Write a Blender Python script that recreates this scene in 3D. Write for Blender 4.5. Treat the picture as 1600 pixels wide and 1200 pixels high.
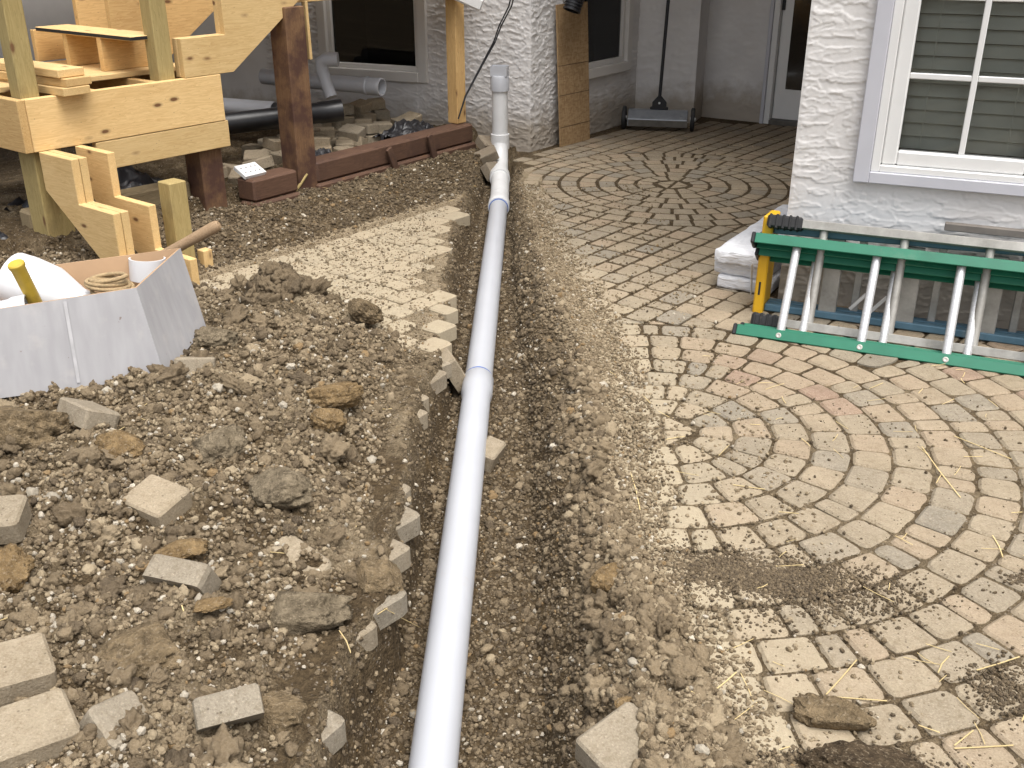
import bpy, bmesh, math, random
import numpy as np
from mathutils import Vector, Matrix, Quaternion
R = math.radians
for o in list(bpy.data.objects):
    bpy.data.objects.remove(o)
scene = bpy.context.scene
col = scene.collection

# ------------------------------------------------------------------ camera
F, PITCH, EYE = 1593.0, R(24.5), 1.5          # focal length in photo pixels, downward tilt, eye height
cam = bpy.data.cameras.new('camera'); camo = bpy.data.objects.new('camera', cam); col.objects.link(camo)
cam.sensor_width = 36.0; cam.lens = 36.0 * F / 1600.0
cam.clip_start = 0.05; cam.clip_end = 300
camo.location = (0, 0, EYE); camo.rotation_euler = (math.pi / 2 - PITCH, 0, 0)
scene.camera = camo
# ------------------------------------------------------------------ sky, sun, exposure
SUN_AZ, SUN_EL = 150.0, 68.0                  # compass angle from +Y towards +X
w = bpy.data.worlds.new('World'); scene.world = w; w.use_nodes = True
wn = w.node_tree; wn.nodes.clear()
sky = wn.nodes.new('ShaderNodeTexSky'); sky.sky_type = 'NISHITA'; sky.sun_disc = False
sky.sun_elevation = R(SUN_EL); sky.sun_rotation = R(SUN_AZ); sky.dust_density = 6.0; sky.air_density = 1.0; sky.ozone_density = 0.4
hsv = wn.nodes.new('ShaderNodeHueSaturation'); hsv.inputs['Saturation'].default_value = 0.28
bg = wn.nodes.new('ShaderNodeBackground'); bg.inputs['Strength'].default_value = 0.14
wo = wn.nodes.new('ShaderNodeOutputWorld')
wn.links.new(sky.outputs[0], hsv.inputs['Color']); wn.links.new(hsv.outputs[0], bg.inputs[0]); wn.links.new(bg.outputs[0], wo.inputs[0])
sun = bpy.data.lights.new('sun', 'SUN'); sun.energy = 1.3; sun.angle = R(40); sun.color = (1.0, 0.965, 0.92)
suno = bpy.data.objects.new('sun', sun); col.objects.link(suno)
sd = Vector((math.sin(R(SUN_AZ)) * math.cos(R(SUN_EL)), math.cos(R(SUN_AZ)) * math.cos(R(SUN_EL)), math.sin(R(SUN_EL))))
suno.rotation_euler = sd.to_track_quat('Z', 'Y').to_euler(); suno.location = (2, -3, 8)
vs = scene.view_settings
vs.view_transform = 'Standard'; vs.look = 'None'; vs.gamma = 1.0; vs.exposure = 0.78; vs.use_curve_mapping = False

# ------------------------------------------------------------------ survey helpers (sight lines of the photograph)
cP, sP = math.cos(PITCH), math.sin(PITCH)
def ray(u, v):
    a, b = u - 800.0, 600.0 - v
    return Vector((a, F * cP + b * sP, -F * sP + b * cP))
EYEV = Vector((0, 0, EYE))
def onz(u, v, z=0.0):
    d = ray(u, v); return EYEV + d * ((z - EYE) / d.z)
def ony(u, v, Y):
    d = ray(u, v); return EYEV + d * (Y / d.y)
def onp(u, v, p, n):
    d = ray(u, v); n = Vector(n); return EYEV + d * ((Vector(p) - EYEV).dot(n) / d.dot(n))
def az(deg): return Vector((math.sin(R(deg)), math.cos(R(deg)), 0))

# ------------------------------------------------------------------ noise
_PT = {}
def perlin(x, y, seed=0):
    x = np.asarray(x, float); y = np.asarray(y, float)
    if seed not in _PT:
        r_ = np.random.RandomState(seed + 11); p_ = r_.permutation(256); a_ = r_.rand(256) * 2 * np.pi
        _PT[seed] = (np.concatenate([p_, p_]), np.cos(a_), np.sin(a_))
    perm, gx, gy = _PT[seed]
    xi = np.floor(x).astype(int); yi = np.floor(y).astype(int); xf = x - xi; yf = y - yi
    u = xf * xf * xf * (xf * (xf * 6 - 15) + 10); v = yf * yf * yf * (yf * (yf * 6 - 15) + 10)
    def g(ix, iy, fx, fy):
        h = perm[(perm[ix & 255] + iy) & 255]
        return gx[h] * fx + gy[h] * fy
    n00 = g(xi, yi, xf, yf); n10 = g(xi + 1, yi, xf - 1, yf); n01 = g(xi, yi + 1, xf, yf - 1); n11 = g(xi + 1, yi + 1, xf - 1, yf - 1)
    return ((n00 * (1 - u) + n10 * u) * (1 - v) + (n01 * (1 - u) + n11 * u) * v) * 1.4
def fbm(x, y, f, o=4, seed=0):
    r = 0; a = 1.0
    for k in range(o):
        r = r + a * perlin(np.asarray(x) * f, np.asarray(y) * f, seed + k * 7); f *= 2.03; a *= 0.5
    return r
def sstep(a, b, x):
    t = np.clip((np.asarray(x, float) - a) / (b - a), 0, 1); return t * t * (3 - 2 * t)

# ------------------------------------------------------------------ mesh helpers
def link(name, me, mat=None, parent=None, smooth=False, sharp=None):
    if mat is not None:
        for m in (mat if isinstance(mat, (list, tuple)) else [mat]):
            me.materials.append(m)
    if smooth:
        me.polygons.foreach_set('use_smooth', [True] * len(me.polygons))
        if sharp: me.set_sharp_from_angle(angle=R(sharp))
    o = bpy.data.objects.new(name, me); col.objects.link(o)
    if parent is not None: o.parent = parent
    return o
def mesh_from(V, Fc):
    me = bpy.data.meshes.new('m'); me.from_pydata([tuple(v) for v in V], [], [tuple(f) for f in Fc]); me.update(); return me
def fast_mesh(V, T, n=3):
    V = np.asarray(V, np.float32); T = np.asarray(T, np.int32)
    me = bpy.data.meshes.new('m'); me.vertices.add(len(V)); me.vertices.foreach_set('co', V.ravel())
    me.loops.add(T.size); me.loops.foreach_set('vertex_index', T.ravel())
    me.polygons.add(len(T)); me.polygons.foreach_set('loop_start', np.arange(0, T.size, n, dtype=np.int32))
    me.polygons.foreach_set('loop_total', np.full(len(T), n, np.int32))
    me.update(calc_edges=True); me.validate(); return me
def attr(me, name, vals):
    a = me.attributes.new(name, 'FLOAT', 'POINT'); a.data.foreach_set('value', np.asarray(vals, np.float32))
def tag(o, label=None, cat=None, group=None, kind=None):
    if label: o['label'] = label
    if cat: o['category'] = cat
    if group: o['group'] = group
    if kind: o['kind'] = kind
    return o
def empty(name, loc=(0, 0, 0), label=None, cat=None, group=None, kind=None):
    o = bpy.data.objects.new(name, None); o.empty_display_size = 0.1; col.objects.link(o); o.location = loc
    return tag(o, label, cat, group, kind)
def place(o, M, parent=None):
    """world matrix M for an object whose parent is an unrotated Empty"""
    if o.parent is not None: M = Matrix.Translation(-Vector(o.parent.location)) @ M
    o.matrix_basis = M; return o
def frame(origin, ex, ez):
    ex = Vector(ex).normalized(); ez = Vector(ez); ez = (ez - ex * ez.dot(ex)).normalized(); ey = ez.cross(ex)
    M = Matrix((ex, ey, ez)).transposed().to_4x4(); M.translation = Vector(origin); return M
def box_mesh(sx, sy, sz, bev=0.003, seg=1):
    bm = bmesh.new(); bmesh.ops.create_cube(bm, size=1.0)
    for v in bm.verts: v.co = Vector((v.co.x * sx, v.co.y * sy, v.co.z * sz))
    if bev: bmesh.ops.bevel(bm, geom=list(bm.edges), offset=min(bev, 0.4 * min(sx, sy, sz)), segments=seg, affect='EDGES', profile=0.5)
    me = bpy.data.meshes.new('m'); bm.to_mesh(me); bm.free(); return me
def board(name, parent, p0, p1, wid, thk, wdir, mat, bev=0.003):
    """a sawn board from p0 to p1: wid along wdir, thk across"""
    p0, p1 = Vector(p0), Vector(p1); L = (p1 - p0).length
    o = link(name, box_mesh(L, thk, wid, bev), mat, parent)
    return place(o, frame((p0 + p1) / 2, p1 - p0, wdir))
def block(name, parent, c, ex, ez, sx, sy, sz, mat, bev=0.003, seg=1):
    o = link(name, box_mesh(sx, sy, sz, bev, seg), mat, parent); return place(o, frame(c, ex, ez))
def prism(name, parent, origin, ex, ez, pts, thk, mat):
    """polygon in the (ex, ez) plane, extruded along ey by thk"""
    n = len(pts); V = [(x, 0, z) for x, z in pts] + [(x, thk, z) for x, z in pts]
    Fc = [list(range(n))[::1], list(range(2 * n - 1, n - 1, -1))]
    for i in range(n): j = (i + 1) % n; Fc.append((i, i + n, j + n, j))
    me = mesh_from(V, Fc); bm = bmesh.new(); bm.from_mesh(me); bmesh.ops.recalc_face_normals(bm, faces=bm.faces)
    bmesh.ops.bevel(bm, geom=list(bm.edges), offset=0.0022, segments=1, affect='EDGES'); bm.to_mesh(me); bm.free()
    return place(link(name, me, mat, parent), frame(origin, ex, ez))
def sweep_mesh(pts, rad, n=20, caps=True):
    pts = [Vector(p) for p in pts]; m = len(pts)
    rad = [rad] * m if not isinstance(rad, (list, tuple)) else rad
    V, Fc = [], []; prev = None
    for i, p in enumerate(pts):
        t = (pts[min(i + 1, m - 1)] - pts[max(i - 1, 0)]).normalized()
        if prev is None:
            a = t.cross(Vector((0, 0, 1)) if abs(t.z) < 0.9 else Vector((1, 0, 0))).normalized()
        else: a = (prev - t * prev.dot(t)).normalized()
        prev = a; b = t.cross(a)
        for k in range(n):
            q = 2 * math.pi * k / n; V.append(p + (a * math.cos(q) + b * math.sin(q)) * rad[i])
    for i in range(m - 1):
        for k in range(n):
            k2 = (k + 1) % n; Fc.append((i * n + k, i * n + k2, (i + 1) * n + k2, (i + 1) * n + k))
    if caps: Fc.append(tuple(range(n - 1, -1, -1))); Fc.append(tuple(range((m - 1) * n, m * n)))
    return mesh_from(V, Fc)
def tube(name, parent, pts, rad, mat, n=20, caps=True, sharp=50):
    o = link(name, sweep_mesh(pts, rad, n, caps), mat, parent, True, sharp)
    if parent is not None: o.location = -Vector(parent.location)
    return o
def lathe(name, parent, p0, axis, prof, mat, n=32, sharp=35):
    """prof: (distance along axis, radius) pairs"""
    axis = Vector(axis).normalized(); V, Fc = [], []; m = len(prof)
    for s, r in prof:
        for k in range(n): q = 2 * math.pi * k / n; V.append((r * math.cos(q), r * math.sin(q), s))
    for i in range(m - 1):
        for k in range(n): k2 = (k + 1) % n; Fc.append((i * n + k, i * n + k2, (i + 1) * n + k2, (i + 1) * n + k))
    if prof[0][1] > 1e-4: pass
    me = mesh_from(V, Fc); bm = bmesh.new(); bm.from_mesh(me); bmesh.ops.remove_doubles(bm, verts=bm.verts, dist=1e-5)
    bmesh.ops.recalc_face_normals(bm, faces=bm.faces); bm.to_mesh(me); bm.free()
    o = link(name, me, mat, parent, True, sharp)
    M = axis.to_track_quat('Z', 'Y').to_matrix().to_4x4(); M.translation = Vector(p0)
    return place(o, M)

# ------------------------------------------------------------------ materials
class N:
    def __init__(s, name):
        s.m = bpy.data.materials.new(name); s.m.use_nodes = True; s.t = s.m.node_tree; s.t.nodes.clear()
        s.out = s.n('ShaderNodeOutputMaterial'); s.b = s.n('ShaderNodeBsdfPrincipled'); s.l(s.b.outputs[0], s.out.inputs[0])
    def n(s, ty, **kw):
        x = s.t.nodes.new(ty)
        for k, v in kw.items(): setattr(x, k, v)
        return x
    def l(s, a, b): s.t.links.new(a, b)
    def setv(s, sock, v):
        if hasattr(v, 'is_linked') or hasattr(v, 'links'): s.l(v, sock)
        elif isinstance(v, (tuple, list)) and len(v) == 3 and sock.type == 'RGBA': sock.default_value = (*v, 1)
        else: sock.default_value = v
    def coord(s, kind='Object'):
        if kind == 'World': return s.n('ShaderNodeNewGeometry').outputs['Position']
        return s.n('ShaderNodeTexCoord').outputs[kind]
    def mapp(s, v, scale=(1, 1, 1), loc=(0, 0, 0), rot=(0, 0, 0)):
        x = s.n('ShaderNodeMapping'); s.l(v, x.inputs[0]); x.inputs['Location'].default_value = loc; x.inputs['Rotation'].default_value = rot; x.inputs['Scale'].default_value = scale
        return x.outputs[0]
    def jitter(s, v, k=20.0):
        oi = s.n('ShaderNodeObjectInfo'); vm = s.n('ShaderNodeVectorMath', operation='MULTIPLY_ADD')
        cx = s.n('ShaderNodeCombineXYZ')
        for i in range(3): s.l(oi.outputs['Random'], cx.inputs[i])
        s.l(cx.outputs[0], vm.inputs[0]); vm.inputs[1].default_value = (k, k * 1.7, k * 2.3); s.l(v, vm.inputs[2]); return vm.outputs[0]
    def noise(s, v, scale, detail=4, rough=0.55, dist=0.0, out=0):
        x = s.n('ShaderNodeTexNoise'); s.l(v, x.inputs['Vector']); x.inputs['Scale'].default_value = scale; x.inputs['Detail'].default_value = detail
        x.inputs['Roughness'].default_value = rough; x.inputs['Distortion'].default_value = dist; return x.outputs[out]
    def voro(s, v, scale, feat='F1', out='Distance', rnd=1.0):
        x = s.n('ShaderNodeTexVoronoi', feature=feat); s.l(v, x.inputs['Vector']); x.inputs['Scale'].default_value = scale; x.inputs['Randomness'].default_value = rnd
        return x.outputs[out]
    def ramp(s, v, stops, interp='LINEAR'):
        x = s.n('ShaderNodeValToRGB'); s.l(v, x.inputs[0]); e = x.color_ramp.elements; x.color_ramp.interpolation = interp
        while len(e) < len(stops): e.new(0.5)
        for i, (p, c) in enumerate(stops):
            e[i].position = p; e[i].color = (c, c, c, 1) if not isinstance(c, tuple) else (*c, 1)
        return x.outputs[0]
    def mix(s, f, a, b, mode='MIX'):
        x = s.n('ShaderNodeMix', data_type='RGBA', blend_type=mode)
        s.setv(x.inputs[0], f); s.setv(x.inputs[6], a); s.setv(x.inputs[7], b); return x.outputs[2]
    def math(s, op, a, b=0.5, clamp=False):
        x = s.n('ShaderNodeMath', operation=op, use_clamp=clamp); s.setv(x.inputs[0], a); s.setv(x.inputs[1], b); return x.outputs[0]
    def attr(s, name): return s.n('ShaderNodeAttribute', attribute_name=name).outputs['Fac']
    def rand(s): return s.n('ShaderNodeObjectInfo').outputs['Random']
    def bump(s, h, strength=0.3, dist=0.01):
        x = s.n('ShaderNodeBump'); x.inputs['Strength'].default_value = strength; x.inputs['Distance'].default_value = dist; s.l(h, x.inputs['Height']); s.l(x.outputs[0], s.b.inputs['Normal']); return s
    def fin(s, color, rough=0.6, metal=0.0, spec=0.5):
        s.setv(s.b.inputs['Base Color'], color); s.setv(s.b.inputs['Roughness'], rough); s.b.inputs['Metallic'].default_value = metal
        s.b.inputs['Specular IOR Level'].default_value = spec; return s.m

def simple(name, c, rough=0.5, metal=0.0, var=0.15, scale=18, bump=0.0, spec=0.5, dirt=None):
    m = N(name); v = m.jitter(m.coord()); n = m.noise(v, scale, 5)
    a = tuple(x * (1 - var) for x in c); b = tuple(min(1, x * (1 + var)) for x in c)
    cc = m.ramp(n, [(0.3, a), (0.7, b)])
    if dirt:
        d = m.noise(v, scale * 0.35, 6, 0.7); cc = m.mix(m.ramp(d, [(dirt[1], 0.0), (dirt[1] + 0.12, dirt[2])]), cc, dirt[0])
    if bump: m.bump(m.noise(v, scale * 6, 3), bump, 0.004)
    r = m.math('ADD', m.math('MULTIPLY', n, 0.2), rough - 0.1)
    return m.fin(cc, r, metal, spec)

def wood(name, lo, hi, knot=(0.16, 0.08, 0.035), grain=1.0, knots=0.105, stain=None, rough=0.7):
    m = N(name); o = m.jitter(m.coord(), 7.0)
    g1 = m.noise(m.mapp(o, (1.2, 16 * grain, 16 * grain)), 3.0, 4, 0.6, 0.7)
    g2 = m.noise(m.mapp(o, (2.5, 90 * grain, 90 * grain)), 3.0, 3, 0.6, 0.2)
    big = m.noise(o, 2.3, 3)
    rings = m.math('FRACT', m.math('MULTIPLY', g1, 7.0))
    rr = m.ramp(rings, [(0.0, 0.0), (0.75, 0.75), (0.95, 1.0), (1.0, 0.1)])
    f = m.math('ADD', m.math('MULTIPLY', rr, 0.45), m.math('MULTIPLY', g2, 0.55))
    f = m.math('ADD', f, m.math('MULTIPLY', m.math('SUBTRACT', big, 0.5), 0.7), True)
    c = m.ramp(f, [(0.12, hi), (0.85, lo)])
    tint = m.mix(m.rand(), (0.86, 0.86, 0.84), (1.06, 1.02, 0.97))
    c = m.mix(1.0, c, tint, 'MULTIPLY')
    if knots:
        k = m.voro(m.mapp(o, (3.2, 7.5, 7.5)), 1.6); kn = m.noise(o, 40, 2)
        kd = m.math('ADD', k, m.math('MULTIPLY', kn, 0.05))
        c = m.mix(m.ramp(kd, [(knots, 1.0), (knots + 0.045, 0.35), (knots + 0.11, 0.0)]), c, knot)
        n2 = m.voro(m.mapp(o, (1, 1, 1)), 26.0)
        c = m.mix(m.ramp(n2, [(0.045, 0.55), (0.075, 0.0)]), c, (0.10, 0.06, 0.035))
    if stain is not None:
        s_ = m.noise(o, 5.5, 5, 0.65); c = m.mix(m.ramp(s_, [(stain[1], 0.0), (stain[1] + 0.16, stain[2])]), c, stain[0])
    m.bump(m.math('ADD', g2, m.math('MULTIPLY', rr, 0.3)), 0.22, 0.003)
    return m.fin(c, rough, 0, 0.3)

# soil: brown earth with lighter dry crumbs; the vertex values hold dryness and, on the heap, painted gap shade
m = N('soil'); p = m.coord('World')
n1 = m.noise(p, 9, 6, 0.6); n2 = m.noise(p, 55, 5, 0.7); n3 = m.noise(p, 240, 3, 0.6)
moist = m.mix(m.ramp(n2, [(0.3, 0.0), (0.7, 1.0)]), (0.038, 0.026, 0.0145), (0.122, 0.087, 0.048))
dry_lit = m.mix(m.ramp(n2, [(0.3, 0.0), (0.68, 1.0)]), (0.165, 0.125, 0.076), (0.39, 0.315, 0.21))
dv = m.math('ADD', m.attr('dry_lit'), m.math('MULTIPLY', m.math('SUBTRACT', n1, 0.5), 0.9)); dv = m.math('ADD', dv, m.math('MULTIPLY', m.math('SUBTRACT', n3, 0.5), 0.7))
cc = m.mix(m.ramp(dv, [(0.22, 0.0), (0.78, 1.0)]), moist, dry_lit)
och = m.noise(p, 4.5, 4, 0.6)
cc = m.mix(m.ramp(och, [(0.60, 0.0), (0.70, 0.35)]), cc, (0.20, 0.135, 0.065))
peb = m.voro(p, 95); pr = m.noise(p, 30, 2)
cc = m.mix(m.math('MULTIPLY', m.ramp(peb, [(0.22, 1.0), (0.36, 0.0)]), m.ramp(pr, [(0.5, 0.0), (0.62, 0.55)])), cc, (0.36, 0.31, 0.25))
hh = m.math('ADD', m.math('MULTIPLY', n2, 1.0), m.math('MULTIPLY', n3, 0.55)); hh = m.math('SUBTRACT', hh, m.math('MULTIPLY', m.voro(p, 120), 0.5))
m.bump(hh, 0.9, 0.012); SOIL = m.fin(cc, 0.95, 0, 0.15)
# crumbs and pebbles
m = N('crumb'); p = m.coord('World'); t = m.attr('tone')
c = m.ramp(t, [(0.0, (0.065, 0.044, 0.028)), (0.3, (0.135, 0.096, 0.062)), (0.55, (0.235, 0.182, 0.125)), (0.72, (0.34, 0.275, 0.195)), (0.80, (0.25, 0.15, 0.06)), (0.86, (0.33, 0.31, 0.28)), (1.0, (0.62, 0.57, 0.49))])
nn = m.noise(p, 160, 4, 0.65); c = m.mix(m.ramp(nn, [(0.3, 0.0), (0.72, 0.55)]), c, m.mix(0.5, c, (0.42, 0.34, 0.24)))
m.bump(m.noise(p, 300, 3), 0.6, 0.006); CRUMB = m.fin(c, 0.93, 0, 0.2)
def crumb_mat(name, instanced):
    m = N(name); p = m.coord('World'); a_ = m.n('ShaderNodeAttribute', attribute_name='tone')
    if instanced: a_.attribute_type = 'INSTANCER'
    t = a_.outputs['Fac']
    c = m.ramp(t, [(0.0, (0.045, 0.031, 0.018)), (0.3, (0.110, 0.079, 0.045)), (0.55, (0.205, 0.155, 0.094)), (0.74, (0.34, 0.273, 0.178)), (0.80, (0.22, 0.142, 0.064)), (0.86, (0.33, 0.295, 0.235)), (1.0, (0.58, 0.52, 0.42))])
    nn = m.noise(p, 190, 4, 0.65); c = m.mix(m.ramp(nn, [(0.3, 0.0), (0.72, 0.5)]), c, m.mix(0.5, c, (0.40, 0.33, 0.24)))
    m.bump(m.noise(p, 330, 3), 0.7, 0.006); return m.fin(c, 0.93, 0, 0.2)
CRUMB_I = crumb_mat('crumb_instanced', True); CRUMB = crumb_mat('crumb_baked', False)
def clod_mat(name, a, b):
    m = N(name); p = m.coord('World'); n = m.noise(p, 32, 6, 0.7); k = m.noise(p, 150, 3)
    c = m.mix(m.ramp(n, [(0.33, 0.0), (0.66, 1.0)]), a, b); c = m.mix(m.ramp(k, [(0.55, 0.0), (0.7, 0.5)]), c, (0.36, 0.29, 0.2))
    m.bump(m.math('ADD', n, m.math('MULTIPLY', k, 0.7)), 1.0, 0.014); return m.fin(c, 0.95, 0, 0.15)
CLOD_BROWN = clod_mat('clod_brown', (0.085, 0.062, 0.036), (0.25, 0.185, 0.108))
CLOD_DARK = clod_mat('clod_dark', (0.03, 0.021, 0.013), (0.105, 0.075, 0.045))
CLOD_OCHRE = clod_mat('clod_ochre', (0.115, 0.075, 0.036), (0.29, 0.20, 0.10))
CLOD_GREY = clod_mat('clod_grey', (0.075, 0.058, 0.037), (0.26, 0.21, 0.14))
# concrete pavers
m = N('paver'); p = m.coord('World'); t = m.attr('tone')
c = m.ramp(t, [(0.0, (0.262, 0.232, 0.182)), (0.18, (0.28, 0.242, 0.184)), (0.4, (0.305, 0.255, 0.183)), (0.62, (0.335, 0.275, 0.192)), (0.85, (0.34, 0.268, 0.187)), (1.0, (0.30, 0.212, 0.155))])
bl = m.noise(p, 7, 5, 0.6); c = m.mix(m.ramp(bl, [(0.35, 0.45), (0.6, 0.0)]), c, m.mix(1.0, c, (0.70, 0.69, 0.67), 'MULTIPLY'))
sp = m.noise(p, 210, 3, 0.65); c = m.mix(m.ramp(sp, [(0.30, 0.6), (0.5, 0.0)]), c, m.mix(1.0, c, (0.62, 0.58, 0.54), 'MULTIPLY'))
c = m.mix(m.ramp(sp, [(0.58, 0.0), (0.72, 0.55)]), c, (0.50, 0.43, 0.335)); s3 = m.noise(p, 45, 5, 0.7); c = m.mix(m.ramp(s3, [(0.36, 0.55), (0.52, 0.0)]), c, m.mix(1.0, c, (0.72, 0.68, 0.62), 'MULTIPLY'))
pk = m.voro(p, 62); pk2 = m.noise(p, 13, 2); c = m.mix(m.math('MULTIPLY', m.ramp(pk, [(0.10, 1.0), (0.2, 0.0)]), m.ramp(pk2, [(0.5, 0.0), (0.6, 0.8)])), c, (0.075, 0.055, 0.04))
du = m.math('ADD', m.attr('dust'), m.math('MULTIPLY', m.math('SUBTRACT', m.noise(p, 16, 6, 0.7), 0.5), 0.8))
c = m.mix(m.ramp(du, [(0.3, 0.0), (0.85, 0.85)]), c, m.mix(m.noise(p, 120, 3), (0.32, 0.265, 0.178), (0.47, 0.40, 0.285)))
so = m.math('ADD', m.attr('brown_tint'), m.math('MULTIPLY', m.math('SUBTRACT', m.noise(p, 4.5, 5, 0.65), 0.5), 0.9))
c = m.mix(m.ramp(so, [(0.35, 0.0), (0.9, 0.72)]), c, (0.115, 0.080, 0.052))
m.bump(m.math('ADD', sp, m.math('MULTIPLY', m.noise(p, 60, 3), 0.8)), 0.45, 0.006); PAVER = m.fin(c, 0.9, 0, 0.25)
# stucco
m = N('stucco'); p = m.coord('World'); n = m.noise(p, 3.5, 4); k = m.noise(p, 260, 3)
c = m.ramp(n, [(0.3, (0.60, 0.585, 0.575)), (0.7, (0.69, 0.675, 0.66))])
sx = m.n('ShaderNodeSeparateXYZ'); m.l(p, sx.inputs[0])
dz = m.math('ADD', sx.outputs[2], m.math('MULTIPLY', m.noise(p, 9, 5, 0.65), -0.30))
c = m.mix(m.ramp(dz, [(0.0, 0.72), (0.16, 0.0)]), c, (0.30, 0.245, 0.175))
m.bump(k, 0.25, 0.002); STUCCO = m.fin(c, 0.9, 0, 0.2)
VINYL = simple('vinyl_white', (0.70, 0.70, 0.69), 0.4, var=0.03, scale=6)
COIL = simple('coil_trim', (0.50, 0.505, 0.55), 0.45, var=0.05, scale=5)
PVC = simple('pvc_white', (0.44, 0.453, 0.482), 0.32, var=0.03, scale=7, dirt=((0.42, 0.36, 0.28), 0.66, 0.35))
PVC_NEW = simple('pvc_new', (0.66, 0.67, 0.69), 0.3, var=0.02, scale=7)
PVC_OLD = simple('pvc_weathered', (0.63, 0.635, 0.635), 0.42, var=0.05, scale=9, dirt=((0.30, 0.26, 0.2), 0.60, 0.6))
BLUE_RING = simple('blue_primer', (0.05, 0.13, 0.42), 0.5)
PINE = wood('pine', (0.47, 0.29, 0.115), (0.68, 0.475, 0.225))
PINE2 = wood('pine_pale', (0.55, 0.37, 0.16), (0.74, 0.55, 0.285))
TREATED = wood('treated_wood', (0.27, 0.21, 0.085), (0.42, 0.335, 0.155), stain=((0.17, 0.125, 0.06), 0.55, 0.45))
STAINED = wood('stained_wood', (0.070, 0.038, 0.026), (0.135, 0.078, 0.052), knots=0.05, stain=((0.055, 0.03, 0.024), 0.5, 0.6))
HALFSTAIN = wood('half_stained_post', (0.14, 0.075, 0.04), (0.24, 0.14, 0.075), stain=((0.062, 0.030, 0.024), 0.42, 0.85))
TIMBER = wood('landscape_timber', (0.20, 0.155, 0.09), (0.33, 0.265, 0.165), knots=0.06)
HANDLE = wood('handle_wood', (0.22, 0.15, 0.09), (0.36, 0.26, 0.165), knots=0)
m = N('osb'); o = m.coord(); q = m.mapp(o, (1, 1, 1))
va = m.voro(m.mapp(o, (30, 95, 95), rot=(0, 0.5, 0)), 1.0, out='Color'); vb = m.voro(m.mapp(o, (95, 34, 34), rot=(0, 0.9, 0)), 1.0, out='Color')
s1 = m.n('ShaderNodeSeparateColor'); m.l(va, s1.inputs[0]); s2 = m.n('ShaderNodeSeparateColor'); m.l(vb, s2.inputs[0])
f = m.math('ADD', m.math('MULTIPLY', s1.outputs[0], 0.5), m.math('MULTIPLY', s2.outputs[1], 0.5))
c = m.ramp(f, [(0.15, (0.265, 0.168, 0.085)), (0.55, (0.33, 0.22, 0.115)), (0.9, (0.385, 0.265, 0.145))]); m.bump(f, 0.2, 0.003); OSB = m.fin(c, 0.8, 0, 0.25)
GREEN = simple('green_fiberglass', (0.012, 0.150, 0.085), 0.42, var=0.14, scale=9, dirt=((0.16, 0.22, 0.16), 0.62, 0.4))
BLUE = simple('blue_fiberglass', (0.075, 0.155, 0.215), 0.5, var=0.15, scale=9, dirt=((0.24, 0.23, 0.2), 0.58, 0.5))
YELLOW = simple('yellow_plastic', (0.68, 0.38, 0.012), 0.45, var=0.08, scale=10, dirt=((0.12, 0.07, 0.02), 0.68, 0.6))
m = N('aluminium'); o = m.jitter(m.coord()); n = m.noise(m.mapp(o, (1, 30, 30)), 6, 4); d = m.noise(o, 14, 5, 0.7)
c = m.ramp(n, [(0.3, (0.55, 0.555, 0.56)), (0.7, (0.74, 0.745, 0.75))]); c = m.mix(m.ramp(d, [(0.55, 0.0), (0.72, 0.45)]), c, (0.26, 0.24, 0.21)); ALU = m.fin(c, 0.42, 0.55)
m = N('aluminium_worn'); o = m.jitter(m.coord()); n = m.noise(o, 9, 5, 0.7)
c = m.ramp(n, [(0.3, (0.27, 0.26, 0.235)), (0.7, (0.48, 0.465, 0.43))]); ALU_OLD = m.fin(c, 0.5, 0.45)
RUBBER = simple('black_rubber', (0.02, 0.02, 0.021), 0.7, var=0.3, dirt=((0.12, 0.10, 0.08), 0.58, 0.5))
BLACKP = simple('black_plastic', (0.012, 0.012, 0.014), 0.38, var=0.2)
BLACKM = simple('black_metal', (0.012, 0.013, 0.016), 0.45)
SHEET = simple('black_sheeting', (0.014, 0.014, 0.017), 0.42, var=0.3, bump=0.3)
GREYM = simple('grey_metal', (0.30, 0.32, 0.35), 0.38, 0.5, var=0.12, dirt=((0.14, 0.12, 0.1), 0.6, 0.6))
DIRTYM = simple('dirty_metal', (0.13, 0.12, 0.105), 0.6, 0.3, var=0.3, scale=12)
m = N('white_wrap'); o = m.jitter(m.coord()); n = m.noise(m.mapp(o, (5, 5, 22)), 2.2, 5, 0.6, 1.2); k = m.noise(o, 28, 4)
c = m.ramp(n, [(0.25, (0.60, 0.61, 0.64)), (0.65, (0.76, 0.77, 0.80))]); m.bump(m.math('ADD', n, m.math('MULTIPLY', k, 0.35)), 0.7, 0.02); WRAP = m.fin(c, 0.38)
SHINGLE = simple('print_grey', (0.09, 0.09, 0.1), 0.6)
m = N('white_card'); o = m.coord('World'); n = m.noise(o, 12, 5, 0.6); d = m.noise(o, 26, 4, 0.7)
st = m.noise(m.mapp(o, (30, 30, 1.0)), 0.9, 2)
c = m.ramp(st, [(0.35, (0.34, 0.335, 0.345)), (0.65, (0.385, 0.38, 0.39))]); c = m.mix(m.ramp(n, [(0.30, 0.3), (0.44, 0.0)]), c, (0.50, 0.47, 0.45)); c = m.mix(m.ramp(d, [(0.69, 0.0), (0.74, 0.75)]), c, (0.17, 0.115, 0.085)); CARD = m.fin(c, 0.75, 0, 0.3)
KRAFT = simple('brown_card', (0.40, 0.26, 0.15), 0.8, var=0.1, scale=6)
ROPE = simple('rope', (0.36, 0.26, 0.14), 0.85, var=0.3, scale=120, bump=0.5)
STRAW = simple('straw', (0.58, 0.45, 0.22), 0.7, var=0.25, scale=3)
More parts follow.
